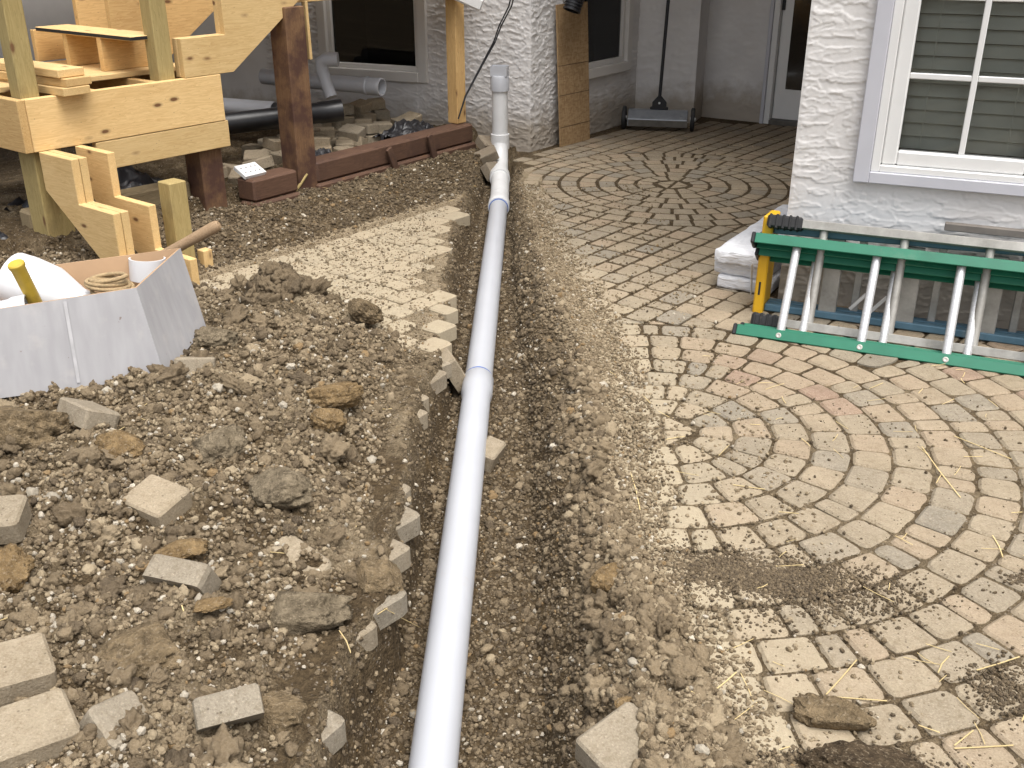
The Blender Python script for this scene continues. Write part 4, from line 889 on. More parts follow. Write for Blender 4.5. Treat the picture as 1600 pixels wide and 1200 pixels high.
# ================================================================== LADDERS AGAINST THE WALL
nin = -n1w
def ladder(name, label, u, v, L, ang, length, rw, rd, first, mats, secs=1, start=0.0, feet=False):
    A = onz(u, v, 0.0); q = (nin * math.cos(R(ang)) + UPV * math.sin(R(ang))).normalized(); pn = d1.cross(q)
    if pn.dot(nin) < 0: pn = -pn
    root = empty(name, A, label, 'ladder'); rail, rung = mats
    for k in range(secs):
        A2 = A + pn * (rd + 0.012) * k + q * (0.028 * k) + d1 * (0.012 * k) + UPV * 0.004; L2 = L - 0.052 * k
        t = 0.006
        ch = lambda s: [(-rd / 2, 0), (rd / 2, 0), (rd / 2, s * rw), (rd / 2 - t, s * rw), (rd / 2 - t, s * t), (-rd / 2 + t, s * t), (-rd / 2 + t, s * rw), (-rd / 2, s * rw)]
        ex = d1.cross(q)
        prism('rail', root, A2 + pn * rd / 2, ex, q, ch(1), length, rail); prism('rail', root, A2 + pn * rd / 2 + q * L2, ex, q, ch(-1), length, rail)
        for s_ in (0, 1):
            c = A2 + pn * rd / 2 + q * (rw / 2 if s_ == 0 else L2 - rw / 2) - d1 * 0.0075
            if not feet: block('end_cap', root, c, d1, q, 0.016, rd + 0.004, rw + 0.004, BLACKP, 0.004)
        x = first + 0.062 * k
        while x < length - 0.05:
            c0 = A2 + pn * rd / 2 + d1 * x
            tube('rung', root, [c0 + q * 0.004, c0 + q * (L2 - 0.004)], 0.0165, rung, 14)
            if k == 0 and not feet:
                lathe('rivet', root, c0 - pn * (rd / 2) + q * rw * 0.45, -pn, [(0, 0.011), (0.002, 0.010), (0.0025, 0.007), (0.001, 0.004), (0.001, 0.0001)], ALU_OLD, 16)
            x += 0.305
        if feet:
            for c in (A2 + pn * rd / 2 + q * rw / 2, A2 + pn * rd / 2 + q * (L2 - rw / 2)):
                o = block('rubber_foot', root, c + d1 * 0.045, d1, q, 0.14, rd + 0.014, rw + 0.016, RUBBER, 0.007)
                for m_ in range(5): block('foot_tread', root, c + d1 * (-0.012 + m_ * 0.026), d1, q, 0.010, rd + 0.022, rw + 0.024, RUBBER, 0.003)
    return root, A, q, pn
lg, A, q, pn = ladder('extension_ladder', 'green fiberglass extension ladder with bright metal rungs lying on its side', 1149, 523, 0.425, 56, 2.1, 0.042, 0.075, 0.165, (GREEN, ALU), 2)
for x, L_, mt in ((0.62, 0.07, 'l'), (0.80, 0.10, 'y'), (1.0, 0.06, 'l')):
    board('sticker', lg, A + d1 * x - pn * 0.0016 + q * 0.020, A + d1 * (x + L_) - pn * 0.0016 + q * 0.020, 0.020, 0.001, q, simple('sticker_y', (0.45, 0.36, 0.02), 0.5) if mt == 'y' else simple('sticker_w', (0.30, 0.36, 0.30), 0.5), 0)
ladder('extension_ladder', 'bare aluminium ladder with black rubber feet behind the green ladder', 1182, 507, 0.435, 69, 2.1, 0.034, 0.055, 0.20, (ALU_OLD, ALU_OLD), 1, feet=True)
# blue stepladder folded on its side, yellow top cap
A = onz(1193, 487, 0.0); q = (nin * math.cos(R(84)) + UPV * math.sin(R(84))).normalized(); pn = d1.cross(q)
if pn.dot(nin) < 0: pn = -pn
stp = empty('stepladder', A, 'folded blue stepladder with yellow top cap lying on its side against the wall', 'stepladder')
taper = d1
for k in (0, 1):
    ww = 0.365
    for s_ in (0, 1):
        b0 = A + pn * (0.025 + 0.07 * k) + q * (0.02 if s_ == 0 else ww - 0.02); dd = (d1 + q * (-0.0 if s_ == 0 else 0.02)).normalized()
        board('rail', stp, b0, b0 + dd * 2.0, 0.03, 0.05, q, BLUE, 0.004)
    for x in np.arange(0.25, 1.9, 0.30):
        c = A + pn * (0.025 + 0.07 * k) + d1 * (x + 0.1 * k)
        board('step' if k == 0 else 'brace', stp, c + q * 0.03, c + q * (ww - 0.03), 0.07 if k == 0 else 0.03, 0.028, d1, ALU_OLD, 0.003)
for x in (0.34, 0.42): board('spreader', stp, A + d1 * x - pn * 0.004 + q * 0.06, A + d1 * (x + 0.055) - pn * 0.004 + q * 0.13, 0.014, 0.004, d1, ALU, 0.001)
cap = block('top_cap', stp, A - d1 * 0.022 + pn * 0.055 + q * 0.20, d1, q, 0.042, 0.17, 0.41, YELLOW, 0.006)
capf = A - d1 * 0.044 - pn * 0.031 + q * 0.186
for z_, L_ in ((-0.11, 0.055), (0.06, 0.04)): board('slot', stp, A - d1 * 0.024 - pn * 0.0306 + q * (0.186 + z_), A - d1 * 0.024 - pn * 0.0306 + q * (0.186 + z_ + L_), 0.008, 0.0012, d1, BLACKM, 0)
# grey lath lying on the ladders
p0 = onp(1476, 353, CR + n1w * 0.05, n1w); p1 = onp(1640, 352, CR + n1w * 0.05, n1w); dd = d1
o = board('lath', None, p0, p0 + d1 * 0.55, 0.03, 0.03, UPV, simple('grey_lath', (0.16, 0.14, 0.12), 0.7)); tag(o, 'thin weathered grey lath resting on top of the stepladder', 'wood strip')
# ================================================================== SHINGLE BUNDLES
bd = az(31); bw = az(121); b0 = Vector((0.90, 4.345, 0))
def bundle(i, lab):
    nx_, ny_, nz_ = 40, 14, 6; L, W_, T_ = 0.93, 0.245, 0.058
    bm = bmesh.new(); bmesh.ops.create_cube(bm, size=1.0)
    for v_ in bm.verts: v_.co = Vector((v_.co.x * L, v_.co.y * W_, v_.co.z * T_))
    bmesh.ops.bevel(bm, geom=list(bm.edges), offset=0.012, segments=2, affect='EDGES', profile=0.6)
    bmesh.ops.subdivide_edges(bm, edges=[e for e in bm.edges if e.calc_length() > 0.1], cuts=30, use_grid_fill=True)
    co = np.array([v_.co[:] for v_ in bm.verts]); bm.normal_update()
    n_ = 0.0035 * fbm(co[:, 0] + 3 * i, co[:, 1] * 1.3 + co[:, 2] * 3, 9, 4, 300 + i); dn = np.array([v_.normal[:] for v_ in bm.verts])
    for v_, a, k in zip(bm.verts, n_, dn): v_.co += Vector(k) * float(a)
    me = bpy.data.meshes.new('m'); bm.to_mesh(me); bm.free()
    o = link('shingle_bundle', me, WRAP, None, True, 60)
    c = b0 + bd * (L / 2 + 0.02 * math.sin(i * 2.1)) + bw * (W_ / 2 + 0.010 * math.cos(i * 2.7)) + Vector((0, 0, 0.031 + i * 0.0595))
    o.matrix_world = frame(c, az(31 + (0.8 * (i - 1))), UPV); tag(o, lab, 'bundle', 'wrapped bundles stacked at the wall corner')
    return o
for i, lab in enumerate(('bottom white plastic wrapped bundle of the stack beside the wall', 'middle white plastic wrapped bundle of the stack beside the wall', 'top white plastic wrapped bundle of the stack beside the wall')): bo = bundle(i, lab)
for x, y_, L_ in ((-0.30, -0.05, 0.05), (-0.12, 0.03, 0.08), (-0.27, 0.02, 0.02), (0.1, -0.02, 0.05)):
    o = link('print_mark', box_mesh(L_, 0.010, 0.001, 0), SHINGLE, bo); o.location = (x, y_, 0.0335)
o = board('strap', bo, (0, 0, 0), (0.15, 0, 0), 0.022, 0.003, (0, 1, 0), VINYL); o.matrix_basis = Matrix.Translation(Vector((-0.471, -0.06, -0.075))) @ Matrix.Rotation(R(78), 4, 'Y')
# ================================================================== BOARD, SWEEPER, HOSES
bl, br = Vector((0.385, 7.47, 0.0)), Vector((0.64, 7.79, 0.0)); tl = onp(861, 10, CL + n3w * 0.03, n3w)
exb = (br - bl).normalized(); ezb = (tl - bl); hgt = ezb.length
osb = link('sheathing_board', box_mesh(0.375, 0.011, hgt, 0.0015), OSB, None)
osb.matrix_world = frame(bl + exb * 0.185 + ezb * 0.5 + Vector((0, 0, 0.004)), exb, ezb); tag(osb, 'brown strand board offcut leaning against the stucco pier', 'board')
for zz in (-0.36, -0.13, 0.08): o = link('seam', box_mesh(0.372, 0.0012, 0.004, 0), simple('seam_dark', (0.10, 0.06, 0.03), 0.9), osb); o.location = (0.0, -0.0062, zz * hgt)
sw = empty('magnetic_sweeper', (1.14, 8.09, 0), 'grey wheeled magnetic sweeper with black upright handle', 'sweeper')
S0, S1 = Vector((0.88, 8.14, 0)), Vector((1.40, 8.04, 0)); sdv = (S1 - S0).normalized(); sn = Vector((sdv.y, -sdv.x, 0)); sc_ = (S0 + S1) / 2
o = prism('housing', sw, S0 + sdv * 0.03 - sn * 0.06 + UPV * 0.035, sn, UPV, [(0.0, 0.0), (0.13, 0.0), (0.13, 0.055), (0.055, 0.115), (0.0, 0.115)], 0.46, GREYM)
o.matrix_basis = Matrix.Translation(-Vector(sw.location)) @ frame(S0 + sdv * 0.03 - sn * 0.06 + UPV * 0.035, sn, UPV)
if (o.matrix_basis.to_3x3() @ Vector((0, 1, 0))).dot(sdv) < 0: o.matrix_basis = Matrix.Translation(-Vector(sw.location)) @ frame(S1 - sdv * 0.03 - sn * 0.06 + UPV * 0.035, sn, UPV)
block('magnet_bar', sw, sc_ + sn * 0.073 + UPV * 0.06, sdv, UPV, 0.455, 0.006, 0.05, DIRTYM, 0.002)
for p_, s_ in ((S0, -1), (S1, 1)):
    wh = lathe('wheel', sw, p_ + UPV * 0.088 - sdv * 0.016, sdv, [(0.006, 0.02), (0.0, 0.05), (0.0, 0.078), (0.006, 0.088), (0.026, 0.088), (0.032, 0.078), (0.032, 0.05), (0.026, 0.02)], RUBBER, 28)
    hub = lathe('hub', sw, p_ + UPV * 0.088 - sdv * 0.02, sdv, [(0.0, 0.0005), (0.0, 0.018), (0.04, 0.018), (0.04, 0.0005)], ALU, 16)
hp = sc_ + UPV * 0.15 - sn * 0.03
prism('handle_bracket', sw, hp - sdv * 0.07, sdv, UPV, [(0, 0), (0.14, 0), (0.14, 0.018), (0.125, 0.02), (0.125, 0.055), (0.085, 0.10), (0.055, 0.10), (0.015, 0.055), (0.015, 0.02), (0, 0.018)], 0.03, BLACKM)
tube('handle', sw, [hp + UPV * 0.09, hp + UPV * 1.15 + sdv * 0.03 - sn * 0.06], 0.013, BLACKM, 14)
lathe('bolt', sw, hp + UPV * 0.05 + sn * 0.0, sn, [(0, 0.009), (0.006, 0.008), (0.006, 0.0003)], ALU, 12)
h0 = ony(893, 17, 7.38); h1 = ony(935, -110, 7.5); hd = (h1 - h0).normalized(); pr = [(0, 0.05), (0, 0.062)]
for k in range(26): pr += [(0.004 + k * 0.02, 0.062), (0.012 + k * 0.02, 0.062), (0.014 + k * 0.02, 0.054), (0.022 + k * 0.02, 0.054)]
o = lathe('drain_hose', None, h0, hd, pr, BLACKP, 24); tag(o, 'black corrugated hose end hanging above the leaning board', 'hose')
g0, g1_ = ony(752, 9, 7.12), ony(655, -36, 7.0)
o = board('downspout', None, g0, g1_, 0.075, 0.055, UPV, VINYL, 0.01); tag(o, 'white downspout end poking out from under the deck', 'downspout')
for k in (0, 1):
    cp = [ony(u + 5 * k * (1 - i / 6.0), v, Y) for i, (u, v, Y) in enumerate(((803, -25, 7.2), (795, 10, 7.2), (780, 40, 7.2), (771, 66, 7.2), (752, 102, 7.17), (727, 150, 7.12), (716, 186, 7.08)))]
    o = tube('cable', None, cp, 0.005, BLACKP, 8); tag(o, 'thin black cable hanging from above down to the timber edging', 'cable', 'black cables at the house corner')
# ================================================================== UNDER THE DECK
def T(s, t, z=0.0): return TIMB0 + TIMB_DIR * s + TIMB_N * t + Vector((0, 0, z))
m_ = None
def paver_block(L=0.15, W_=0.118, T_=0.06):
    V = [(-L / 2, -W_ / 2), (L / 2, -W_ / 2), (L / 2, W_ / 2), (-L / 2, W_ / 2)]; q_ = rounded(V, 0.013); n_ = len(q_); qi = inset(q_, 0.006)
    P = [(x, y, -T_ / 2) for x, y in q_] + [(x, y, T_ / 2 - 0.006) for x, y in q_] + [(x, y, T_ / 2) for x, y in qi]
    Fc = [tuple(range(2 * n_, 3 * n_)), tuple(range(n_ - 1, -1, -1))]
    for i in range(n_): j = (i + 1) % n_; Fc += [(i, j, j + n_, i + n_), (i + n_, j + n_, j + 2 * n_, i + 2 * n_)]
    return mesh_from(P, Fc)
def loose(label, M, tone=0.5, dust=0.4, L=0.15, W_=0.118, group=None, brown_tint=0.0):
    me = paver_block(L, W_); n_ = len(me.vertices); attr(me, 'tone', [tone] * n_); attr(me, 'dust', [dust * 0.45] * n_); attr(me, 'brown_tint', [brown_tint] * n_)
    o = link('loose_paver', me, PAVER); o.matrix_world = M; return tag(o, label, 'paver', group)
ur = random.Random(9)
for i in range(9):
    for j in range(4):
        s = 0.78 + i * 0.145; t = 0.20 + j * 0.15; n_lay = [1, 2, 2, 3][j] if i > 1 else [1, 1, 2, 2][j]
        if j == 0 and ur.random() < 0.25: continue
        if i < 4 and j == 3: n_lay = 1
        for k in range(n_lay):
            if k == n_lay - 1 and k > 0 and ur.random() < 0.3: continue
            p = T(s + ur.uniform(-0.03, 0.03), t + ur.uniform(-0.03, 0.03) + k * 0.02); z = 0.150 + k * 0.062 + j * 0.008
            M = Matrix.Translation((p.x, p.y, z + ur.uniform(0, 0.008))) @ Matrix.Rotation(ur.uniform(0, 3.1), 4, 'Z') @ Matrix.Rotation(ur.gauss(0, 0.10), 4, 'X') @ Matrix.Rotation(ur.gauss(0, 0.10), 4, 'Y')
            loose('tan concrete paver in the front row of the pile along the timber edging' if j == 0 else ('tan paver on top of the jumbled pile under the open white pipe' if k == 2 else 'tan concrete paver in the jumbled pile under the deck'), M, ur.uniform(0.2, 0.7), 0.2, ur.choice([0.15, 0.12, 0.17]), 0.115, 'front row of the paver pile' if j == 0 else ('top layer of the paver pile' if k == 2 else 'pavers piled under the deck'), 0.1)
for i, (s, t) in enumerate(((0.28, 0.22), (0.42, 0.24), (0.36, 0.38), (0.52, 0.36), (0.22, 0.40))):
    p = T(s, t); loose('tan concrete paver lying beside the brown post under the deck', Matrix.Translation((p.x, p.y, 0.155 + 0.05 * (i % 2))) @ Matrix.Rotation(i * 1.1, 4, 'Z') @ Matrix.Rotation(0.25 * (-1) ** i, 4, 'X'), 0.5, 0.2, group='pavers beside the brown post', brown_tint=0.1)
for i, (u, v, zz, rx, ry, rz) in enumerate(((763, 225, 0.10, 0.5, 0.2, 0.6), (760, 243, 0.06, 0.2, -0.4, 0.2), (770, 268, -0.02, 0.9, 0.2, 0.9))):
    p = onz(u, v, zz); loose('dark tilted paver wedged at the foot of the upright drain pipe', Matrix.Translation(p) @ Matrix.Rotation(rz, 4, 'Z') @ Matrix.Rotation(rx, 4, 'X') @ Matrix.Rotation(ry, 4, 'Y'), 0.2, 0.0, group='pavers at the foot of the upright pipe', brown_tint=0.6)
wp = ony(597, 136, 6.98); wd_ = (d2 * 0.98 + Vector((0, 0, 0.02))).normalized()
o = lathe('drain_tile', None, wp, wd_, [(0.12, 0.047), (0.0, 0.050), (0.0, 0.058), (0.02, 0.060), (0.03, 0.057), (0.10, 0.057), (0.105, 0.061), (0.12, 0.061), (0.125, 0.0535), (0.95, 0.0535)], PVC, 28); tag(o, 'white pipe with open bell end lying on the pavers under the deck', 'pipe')
ep = [ony(u, v, Y) for u, v, Y in ((518, 152, 6.75), (509, 128, 6.78), (503, 108, 6.8), (503, 97, 6.8), (510, 93, 6.8), (528, 93, 6.8))]
o = tube('downspout_elbow', None, ep, [0.038, 0.038, 0.042, 0.045, 0.045, 0.046], PVC, 18); tag(o, 'white elbow pipe piece standing behind the black pipe under the deck', 'pipe elbow')
bp = ony(534, 172, 6.55); bq = ony(385, 190, 6.35)
o = lathe('black_pipe', None, bp, (bq - bp), [(0.10, 0.058), (0.0, 0.060), (0.0, 0.068), (0.14, 0.068), (0.15, 0.064), (0.85, 0.064)], BLACKP, 26); tag(o, 'black plastic pipe lying behind the brown deck post', 'pipe')
wq = ony(430, 172, 6.75); o = lathe('drain_tile', None, wq, d2, [(0, 0.05), (0, 0.0535), (0.8, 0.0535)], PVC, 24); tag(o, 'white pipe length behind the landing under the deck', 'pipe')
def crumple(name, label, cat, c, rx, ry, h, rz, seed, mat=SHEET):
    n_ = 46; a = np.linspace(-1, 1, n_); X_, Y_ = np.meshgrid(a, a); rr = np.sqrt(X_ ** 2 + Y_ ** 2)
    wob = 1 + 0.35 * fbm(X_, Y_, 1.4, 2, seed + 5)
    Zc = h * np.clip(1 - (rr / wob) ** 2, -0.35, 1) * (0.8 + 0.5 * fbm(X_, Y_, 1.7, 2, seed)) + h * 0.45 * np.abs(fbm(X_, Y_, 2.8, 3, seed + 1))
    P = np.stack([X_ * rx * (1 + 0.12 * fbm(X_, Y_, 1.5, 2, seed + 2)), Y_ * ry * (1 + 0.12 * fbm(X_, Y_, 1.5, 2, seed + 3)), Zc], -1).reshape(-1, 3)
    id_ = np.arange(n_ * n_).reshape(n_, n_); Q_ = np.stack([id_[:-1, :-1], id_[:-1, 1:], id_[1:, 1:], id_[1:, :-1]], -1).reshape(-1, 4)
    o = link(name, fast_mesh(P, Q_, 4), mat, None, True); o.location = c; o.rotation_euler = (0, 0, rz); return tag(o, label, cat)
crumple('black_sheeting', 'crumpled black plastic sheeting under the landing', 'plastic sheet', D(0.55, -0.55, 0.10), 0.42, 0.22, 0.20, R(50), 400)
crumple('black_sheeting', 'crumpled black plastic sheeting left of the landing post', 'plastic sheet', D(-0.45, -0.35, 0.06), 0.40, 0.30, 0.22, R(20), 410)
crumple('landscape_fabric', 'black landscape fabric draped over the paver pile at the timber edge', 'fabric', T(1.72, 0.20, 0.19), 0.24, 0.10, 0.07, R(52), 420)
crumple('landscape_fabric', 'small scrap of black fabric on the timber edging by the brown post', 'fabric', T(0.80, 0.12, 0.19), 0.10, 0.06, 0.045, R(52), 430)
bk = onz(392, 274, 0.215)
o = block('metal_bracket', None, bk + Vector((-0.01, 0.03, 0.02)), TIMB_DIR, Vector((0.35, -0.3, 0.9)), 0.15, 0.10, 0.022, VINYL, 0.002); tag(o, 'white perforated metal bracket on the timber edging under the landing', 'bracket')
for x in (-0.05, -0.015, 0.02, 0.05):
    for y_ in (-0.02, 0.02):
        h_ = link('hole', box_mesh(0.008, 0.008, 0.001, 0), BLACKM, o); h_.location = (x, y_, 0.0113)
s0, s1 = onz(452, 312, 0.03), onz(480, 272, 0.16)
o = tube('stick', None, [s0, (s0 + s1) / 2 + Vector((0.01, 0, 0.01)), s1], [0.010, 0.009, 0.007], TREATED, 8); tag(o, 'bare stick leaning on the timber edging by the brown post', 'stick')

# ================================================================== BOX OF FITTINGS ON THE HEAP
A_, B_, C_, D_ = Vector((-1.126, 3.02, 0.150)), Vector((-1.188, 3.06, 0.440)), Vector((-1.109, 3.45, 0.157)), Vector((-1.176, 3.49, 0.440))
ld = Vector((-0.941, -0.337, 0.0)) * 0.74
A2, B2, C2_, D2_ = A_ + ld, B_ + ld * 1.0 + Vector((0, 0, -0.04)), C_ + ld, D_ + ld + Vector((0, 0, -0.03))
cen = sum((A_, B_, C_, D_, A2, B2, C2_, D2_), Vector()) / 8
outer = [A_, C_, C2_, A2, B_, D_, D2_, B2]                       # bottom ring, top ring
inner = []
for i, v_ in enumerate(outer):
    sx_ = 1 if i % 4 in (0, 1) else -1; sy_ = 1 if i % 4 in (0, 3) else -1
    inner.append(v_ + ld.normalized() * 0.006 * sx_ + Vector((0, 1, 0)) * 0.006 * sy_ + Vector((0, 0, 0.005 if i < 4 else 0)))
V = outer + inner
Fc = [(0, 3, 2, 1)] + [(i, (i + 1) % 4, (i + 1) % 4 + 4, i + 4) for i in range(4)]
Fi = [(8, 9, 10, 11)] + [(8 + i, 12 + i, 12 + (i + 1) % 4, 8 + (i + 1) % 4) for i in range(4)]
Fr = [(4 + i, 4 + (i + 1) % 4, 12 + (i + 1) % 4, 12 + i) for i in range(4)]
me = mesh_from([v_ - A_ for v_ in V], Fc + Fi + Fr)
for k, p_ in enumerate(me.polygons): p_.material_index = 0 if k < 5 else 1
boxo = link('cardboard_box', me, [CARD, KRAFT]); boxo.location = A_; tag(boxo, 'white cardboard box of pipe fittings sitting tilted on the soil heap', 'box')
flap = link('tape_seam', box_mesh(0.010, 0.0008, 0.26, 0), simple('tape', (0.44, 0.435, 0.445), 0.4), boxo)
flap.matrix_basis = Matrix.Translation((B_ - A_) * 0.5 + ld * 0.32 + Vector((0.002, -0.0022, 0))) @ frame((0, 0, 0), ld, B_ - A_)
U = Vector((0, 0, 1)); lx = ld.normalized(); bx_ = (C_ - A_).normalized()
def inb(a, b, z): return A_ + lx * a + bx_ * b + U * z               # a leftwards, b backwards
w1 = [ony(12, 446, 3.22), ony(60, 436, 3.26), ony(105, 452, 3.22), ony(150, 478, 3.18)]
o = lathe('pipe_reducer', None, ony(22, 436, 3.27), (ony(158, 486, 3.2) - ony(22, 436, 3.27)), [(0.0, 0.085), (0.0, 0.093), (0.05, 0.096), (0.14, 0.090), (0.24, 0.052), (0.34, 0.045)], PVC_NEW, 32); tag(o, 'large white tapered pipe fitting lying in the cardboard box', 'pipe fitting')
o = lathe('pipe_coupling', None, ony(232, 436, 3.42), Vector((0.05, 0.1, 1)), [(0.0, 0.057), (0.0, 0.062), (0.075, 0.062), (0.075, 0.056), (0.0, 0.056)], PVC_NEW, 30); tag(o, 'short white pipe collar standing by the back corner of the box', 'pipe fitting')
o = lathe('pipe_coupling', None, ony(-5, 500, 3.0), Vector((0.9, 0.3, 0.12)), [(-0.12, 0.05), (-0.12, 0.056), (0.05, 0.056), (0.06, 0.06), (0.10, 0.06), (0.10, 0.054), (-0.05, 0.05)], PVC_NEW, 28); tag(o, 'white pipe end lying in the box below the yellow handle', 'pipe fitting')
hm = empty('mallet', ony(70, 500, 3.08), 'mallet with worn yellow handle sticking up out of the box', 'mallet')
ht, hb_ = ony(24, 411, 3.04), ony(72, 505, 3.10); hv = (hb_ - ht).normalized()
lathe('handle', hm, ht, hv, [(0.0, 0.0005), (0.0, 0.023), (0.004, 0.026), (0.012, 0.026), (0.02, 0.0225), (0.25, 0.0195)], YELLOWH, 22)
lathe('head', hm, ht + hv * 0.25 - Vector((0.05, 0, 0)), (1, 0.1, 0), [(0, 0.0005), (0, 0.03), (0.1, 0.03), (0.1, 0.0005)], BLACKM, 18)
rc = ony(172, 449, 3.20); pts = []
for k in range(150):
    a = k / 150 * 2 * math.pi * 5; rr_ = 0.062 + 0.012 * math.sin(k * 0.13); pts.append(rc + Vector((rr_ * math.cos(a), 0.75 * rr_ * math.sin(a), 0.020 * math.sin(a * 0.43) + 0.006 * (k / 30))))
o = tube('rope_coil', None, pts, 0.007, ROPE, 8); tag(o, 'coil of tan rope inside the cardboard box', 'rope')
t0, t1 = Vector((-1.048, 3.565, 0.505)), Vector((-1.80, 3.55, 0.11)); tv = (t1 - t0).normalized()
o = lathe('tool_handle', None, t0, tv, [(0.0, 0.0005), (0.002, 0.014), (0.01, 0.02), (0.03, 0.0215), (0.15, 0.019), (0.84, 0.0175), (0.84, 0.0005)], HANDLE, 20); tag(o, 'round wooden tool handle leaning against the back of the cardboard box', 'tool handle')

# ================================================================== LOOSE PAVERS AND CLODS ON THE HEAP
def og(u, v, dz=0.0):
    p = onz(u, v, 0.0)
    for _ in range(8): p = onz(u, v, hz(p.x, p.y) + dz)
    return p
def lp(label, u, v, dz, rz, rx=0.0, ry=0.0, L=0.15, W_=0.12, tone=0.45, dust=0.35):
    p = og(u, v, dz)
    return loose(label, Matrix.Translation(p) @ Matrix.Rotation(R(rz), 4, 'Z') @ Matrix.Rotation(R(rx), 4, 'X') @ Matrix.Rotation(R(ry), 4, 'Y'), tone, dust, L, W_)
lp('pinkish loose paver lying flat on the soil heap above the grey broken paver', 245, 785, 0.030, -28, 10, 6, 0.135, 0.12, 0.62, 0.55)
lp('grey paver standing on its edge in the heap next to a straw', 287, 905, 0.008, -18, -62, 0, 0.15, 0.10, 0.2, 0.1)
lp('grey paver half sunk in the soil below the cardboard box', 138, 648, 0.015, 138, 28, 4, 0.17, 0.11, 0.3, 0.3)
lp('rounded paver beside the ochre rock at the far side of the heap', -8, 812, 0.03, 10, 8, 0, 0.14, 0.12, 0.4, 0.3)
lp('brown paver lying flat beside a second paver at the near end of the heap', 8, 1052, 0.032, 32, 5, 4, 0.17, 0.13, 0.55, 0.5)
lp('tan speckled paver in front of the brown paver at the near end of the heap', 48, 1145, 0.034, 36, 8, 4, 0.15, 0.13, 0.5, 0.6)
lp('broken pale grey paver shard stuck upright in the heap', 356, 1108, 0.008, 22, -48, 0, 0.13, 0.10, 0.15, 0.15)
lp('grey paver half buried against the right end of the cardboard box', 305, 572, 0.01, 15, -20, 5, 0.13, 0.10, 0.3, 0.3)
lp('tan broken paver buried in the heap close to the trench', 462, 885, -0.018, -30, 10, 22, 0.15, 0.11, 0.5, 0.7)
lp('small grey paver corner poking out of the near heap', 185, 1135, 0.0, 50, 30, 20, 0.11, 0.10, 0.2, 0.3)
lp('half buried paver in the soil at the near right edge of the trench', 972, 1168, 0.006, 40, 10, -8, 0.15, 0.12, 0.3, 0.4)
pa = pipe_at(3.62); o = loose('tan paver leaning against the white drain pipe in the trench', Matrix.Translation((pa.x - 0.098, 3.60, -0.085)) @ Matrix.Rotation(R(20), 4, 'Z') @ Matrix.Rotation(R(62), 4, 'Y'), 0.5, 0.35, 0.15, 0.11)
o = loose('paver lying behind the drain pipe in the trench bottom', Matrix.Translation((pipe_at(3.08).x + 0.065, 3.08, -0.165)) @ Matrix.Rotation(R(70), 4, 'Z') @ Matrix.Rotation(R(15), 4, 'X'), 0.45, 0.2, 0.13, 0.07)
def rock(name, label, u, v, dz, size, mat, seed, rz=0, cat='clod', rough=0.34):
    r_ = np.random.RandomState(seed); Vv, Tt = ico(5); d_ = np.ones(len(Vv))
    for fq, am in ((1.3, 0.32), (2.8, 0.30), (5.5, 0.26), (10, 0.16)):
        f1 = r_.randn(4, 3) * fq; d_ += rough * am * np.abs(np.sin(Vv @ f1.T + r_.rand(4) * 6)).mean(1) * 3 - rough * am * 1.6
    d_ += r_.normal(0, 0.026, len(Vv)); P = Vv * d_[:, None]
    nrm = r_.randn(5, 3); nrm /= np.linalg.norm(nrm, axis=1)[:, None]
    for n_ in nrm: q_ = P @ n_; P = P - np.maximum(q_ - 0.78, 0)[:, None] * n_ * 0.85
    o = link(name, fast_mesh(P * np.array(size), Tt), mat, None, True); p = og(u, v, dz); o.location = p; o.rotation_euler = (0, 0, R(rz)); return tag(o, label, cat)
rock('clod', 'flat brown earth slab lying on the near gravelly heap', 215, 1020, 0.012, (0.095, 0.075, 0.035), CLOD_BROWN, 501, -20)
rock('clod', 'long ochre clay clod on the heap beside the trench', 520, 618, 0.02, (0.085, 0.05, 0.042), CLOD_OCHRE, 502, 15)
rock('clod', 'smaller ochre clod just below the long ochre one', 512, 655, 0.01, (0.045, 0.045, 0.04), CLOD_OCHRE, 503, 60)
rock('clod', 'brown clod touching the half sunk paver below the box', 192, 700, 0.015, (0.065, 0.06, 0.045), CLOD_OCHRE, 504, -30)
rock('clod', 'dark brown earth clod in front of the left end of the box', 28, 672, 0.035, (0.13, 0.09, 0.075), CLOD_BROWN, 505, 10)
rock('clod', 'big pale crumbly clod in the middle of the heap', 340, 700, 0.012, (0.075, 0.065, 0.055), CLOD_GREY, 506, 40)
rock('clod', 'dark clump lying on the dusty walkway pavers', 568, 487, 0.01, (0.075, 0.05, 0.05), CLOD_BROWN, 508, -15)
rock('rock', 'rounded grey rock at the right end of the cardboard box', 335, 530, 0.02, (0.075, 0.06, 0.045), CLOD_GREY, 509, 0, 'rock')
rock('clod', 'cracked grey earth clod above the broken tan paver', 440, 770, 0.0, (0.09, 0.065, 0.05), CLOD_GREY, 510, -35)
rock('clod', 'brown clod by the lip of the trench beyond the upright straws', 590, 905, 0.0, (0.06, 0.05, 0.04), CLOD_BROWN, 511, 0)
rock('clod', 'brown wedge of earth lying on the near patio pavers', 1302, 1116, 0.025, (0.068, 0.038, 0.030), CLOD_BROWN, 512, -15)
rock('clod', 'dark crumbly clump at the near edge of the patio', 1345, 1200, 0.01, (0.11, 0.045, 0.035), CLOD_DARK, 513, 0)
rock('clod', 'ochre pebble clod on the right trench slope', 977, 1105, 0.012, (0.022, 0.022, 0.022), CLOD_OCHRE, 514, 0)
rock('clod', 'yellowish clod on the right trench lip by the dark crumbs', 952, 905, 0.005, (0.05, 0.04, 0.03), CLOD_OCHRE, 515, 30)
rock('rock', 'ochre rock at the far left of the heap', 8, 895, 0.02, (0.06, 0.06, 0.05), CLOD_OCHRE, 516, 0, 'rock')
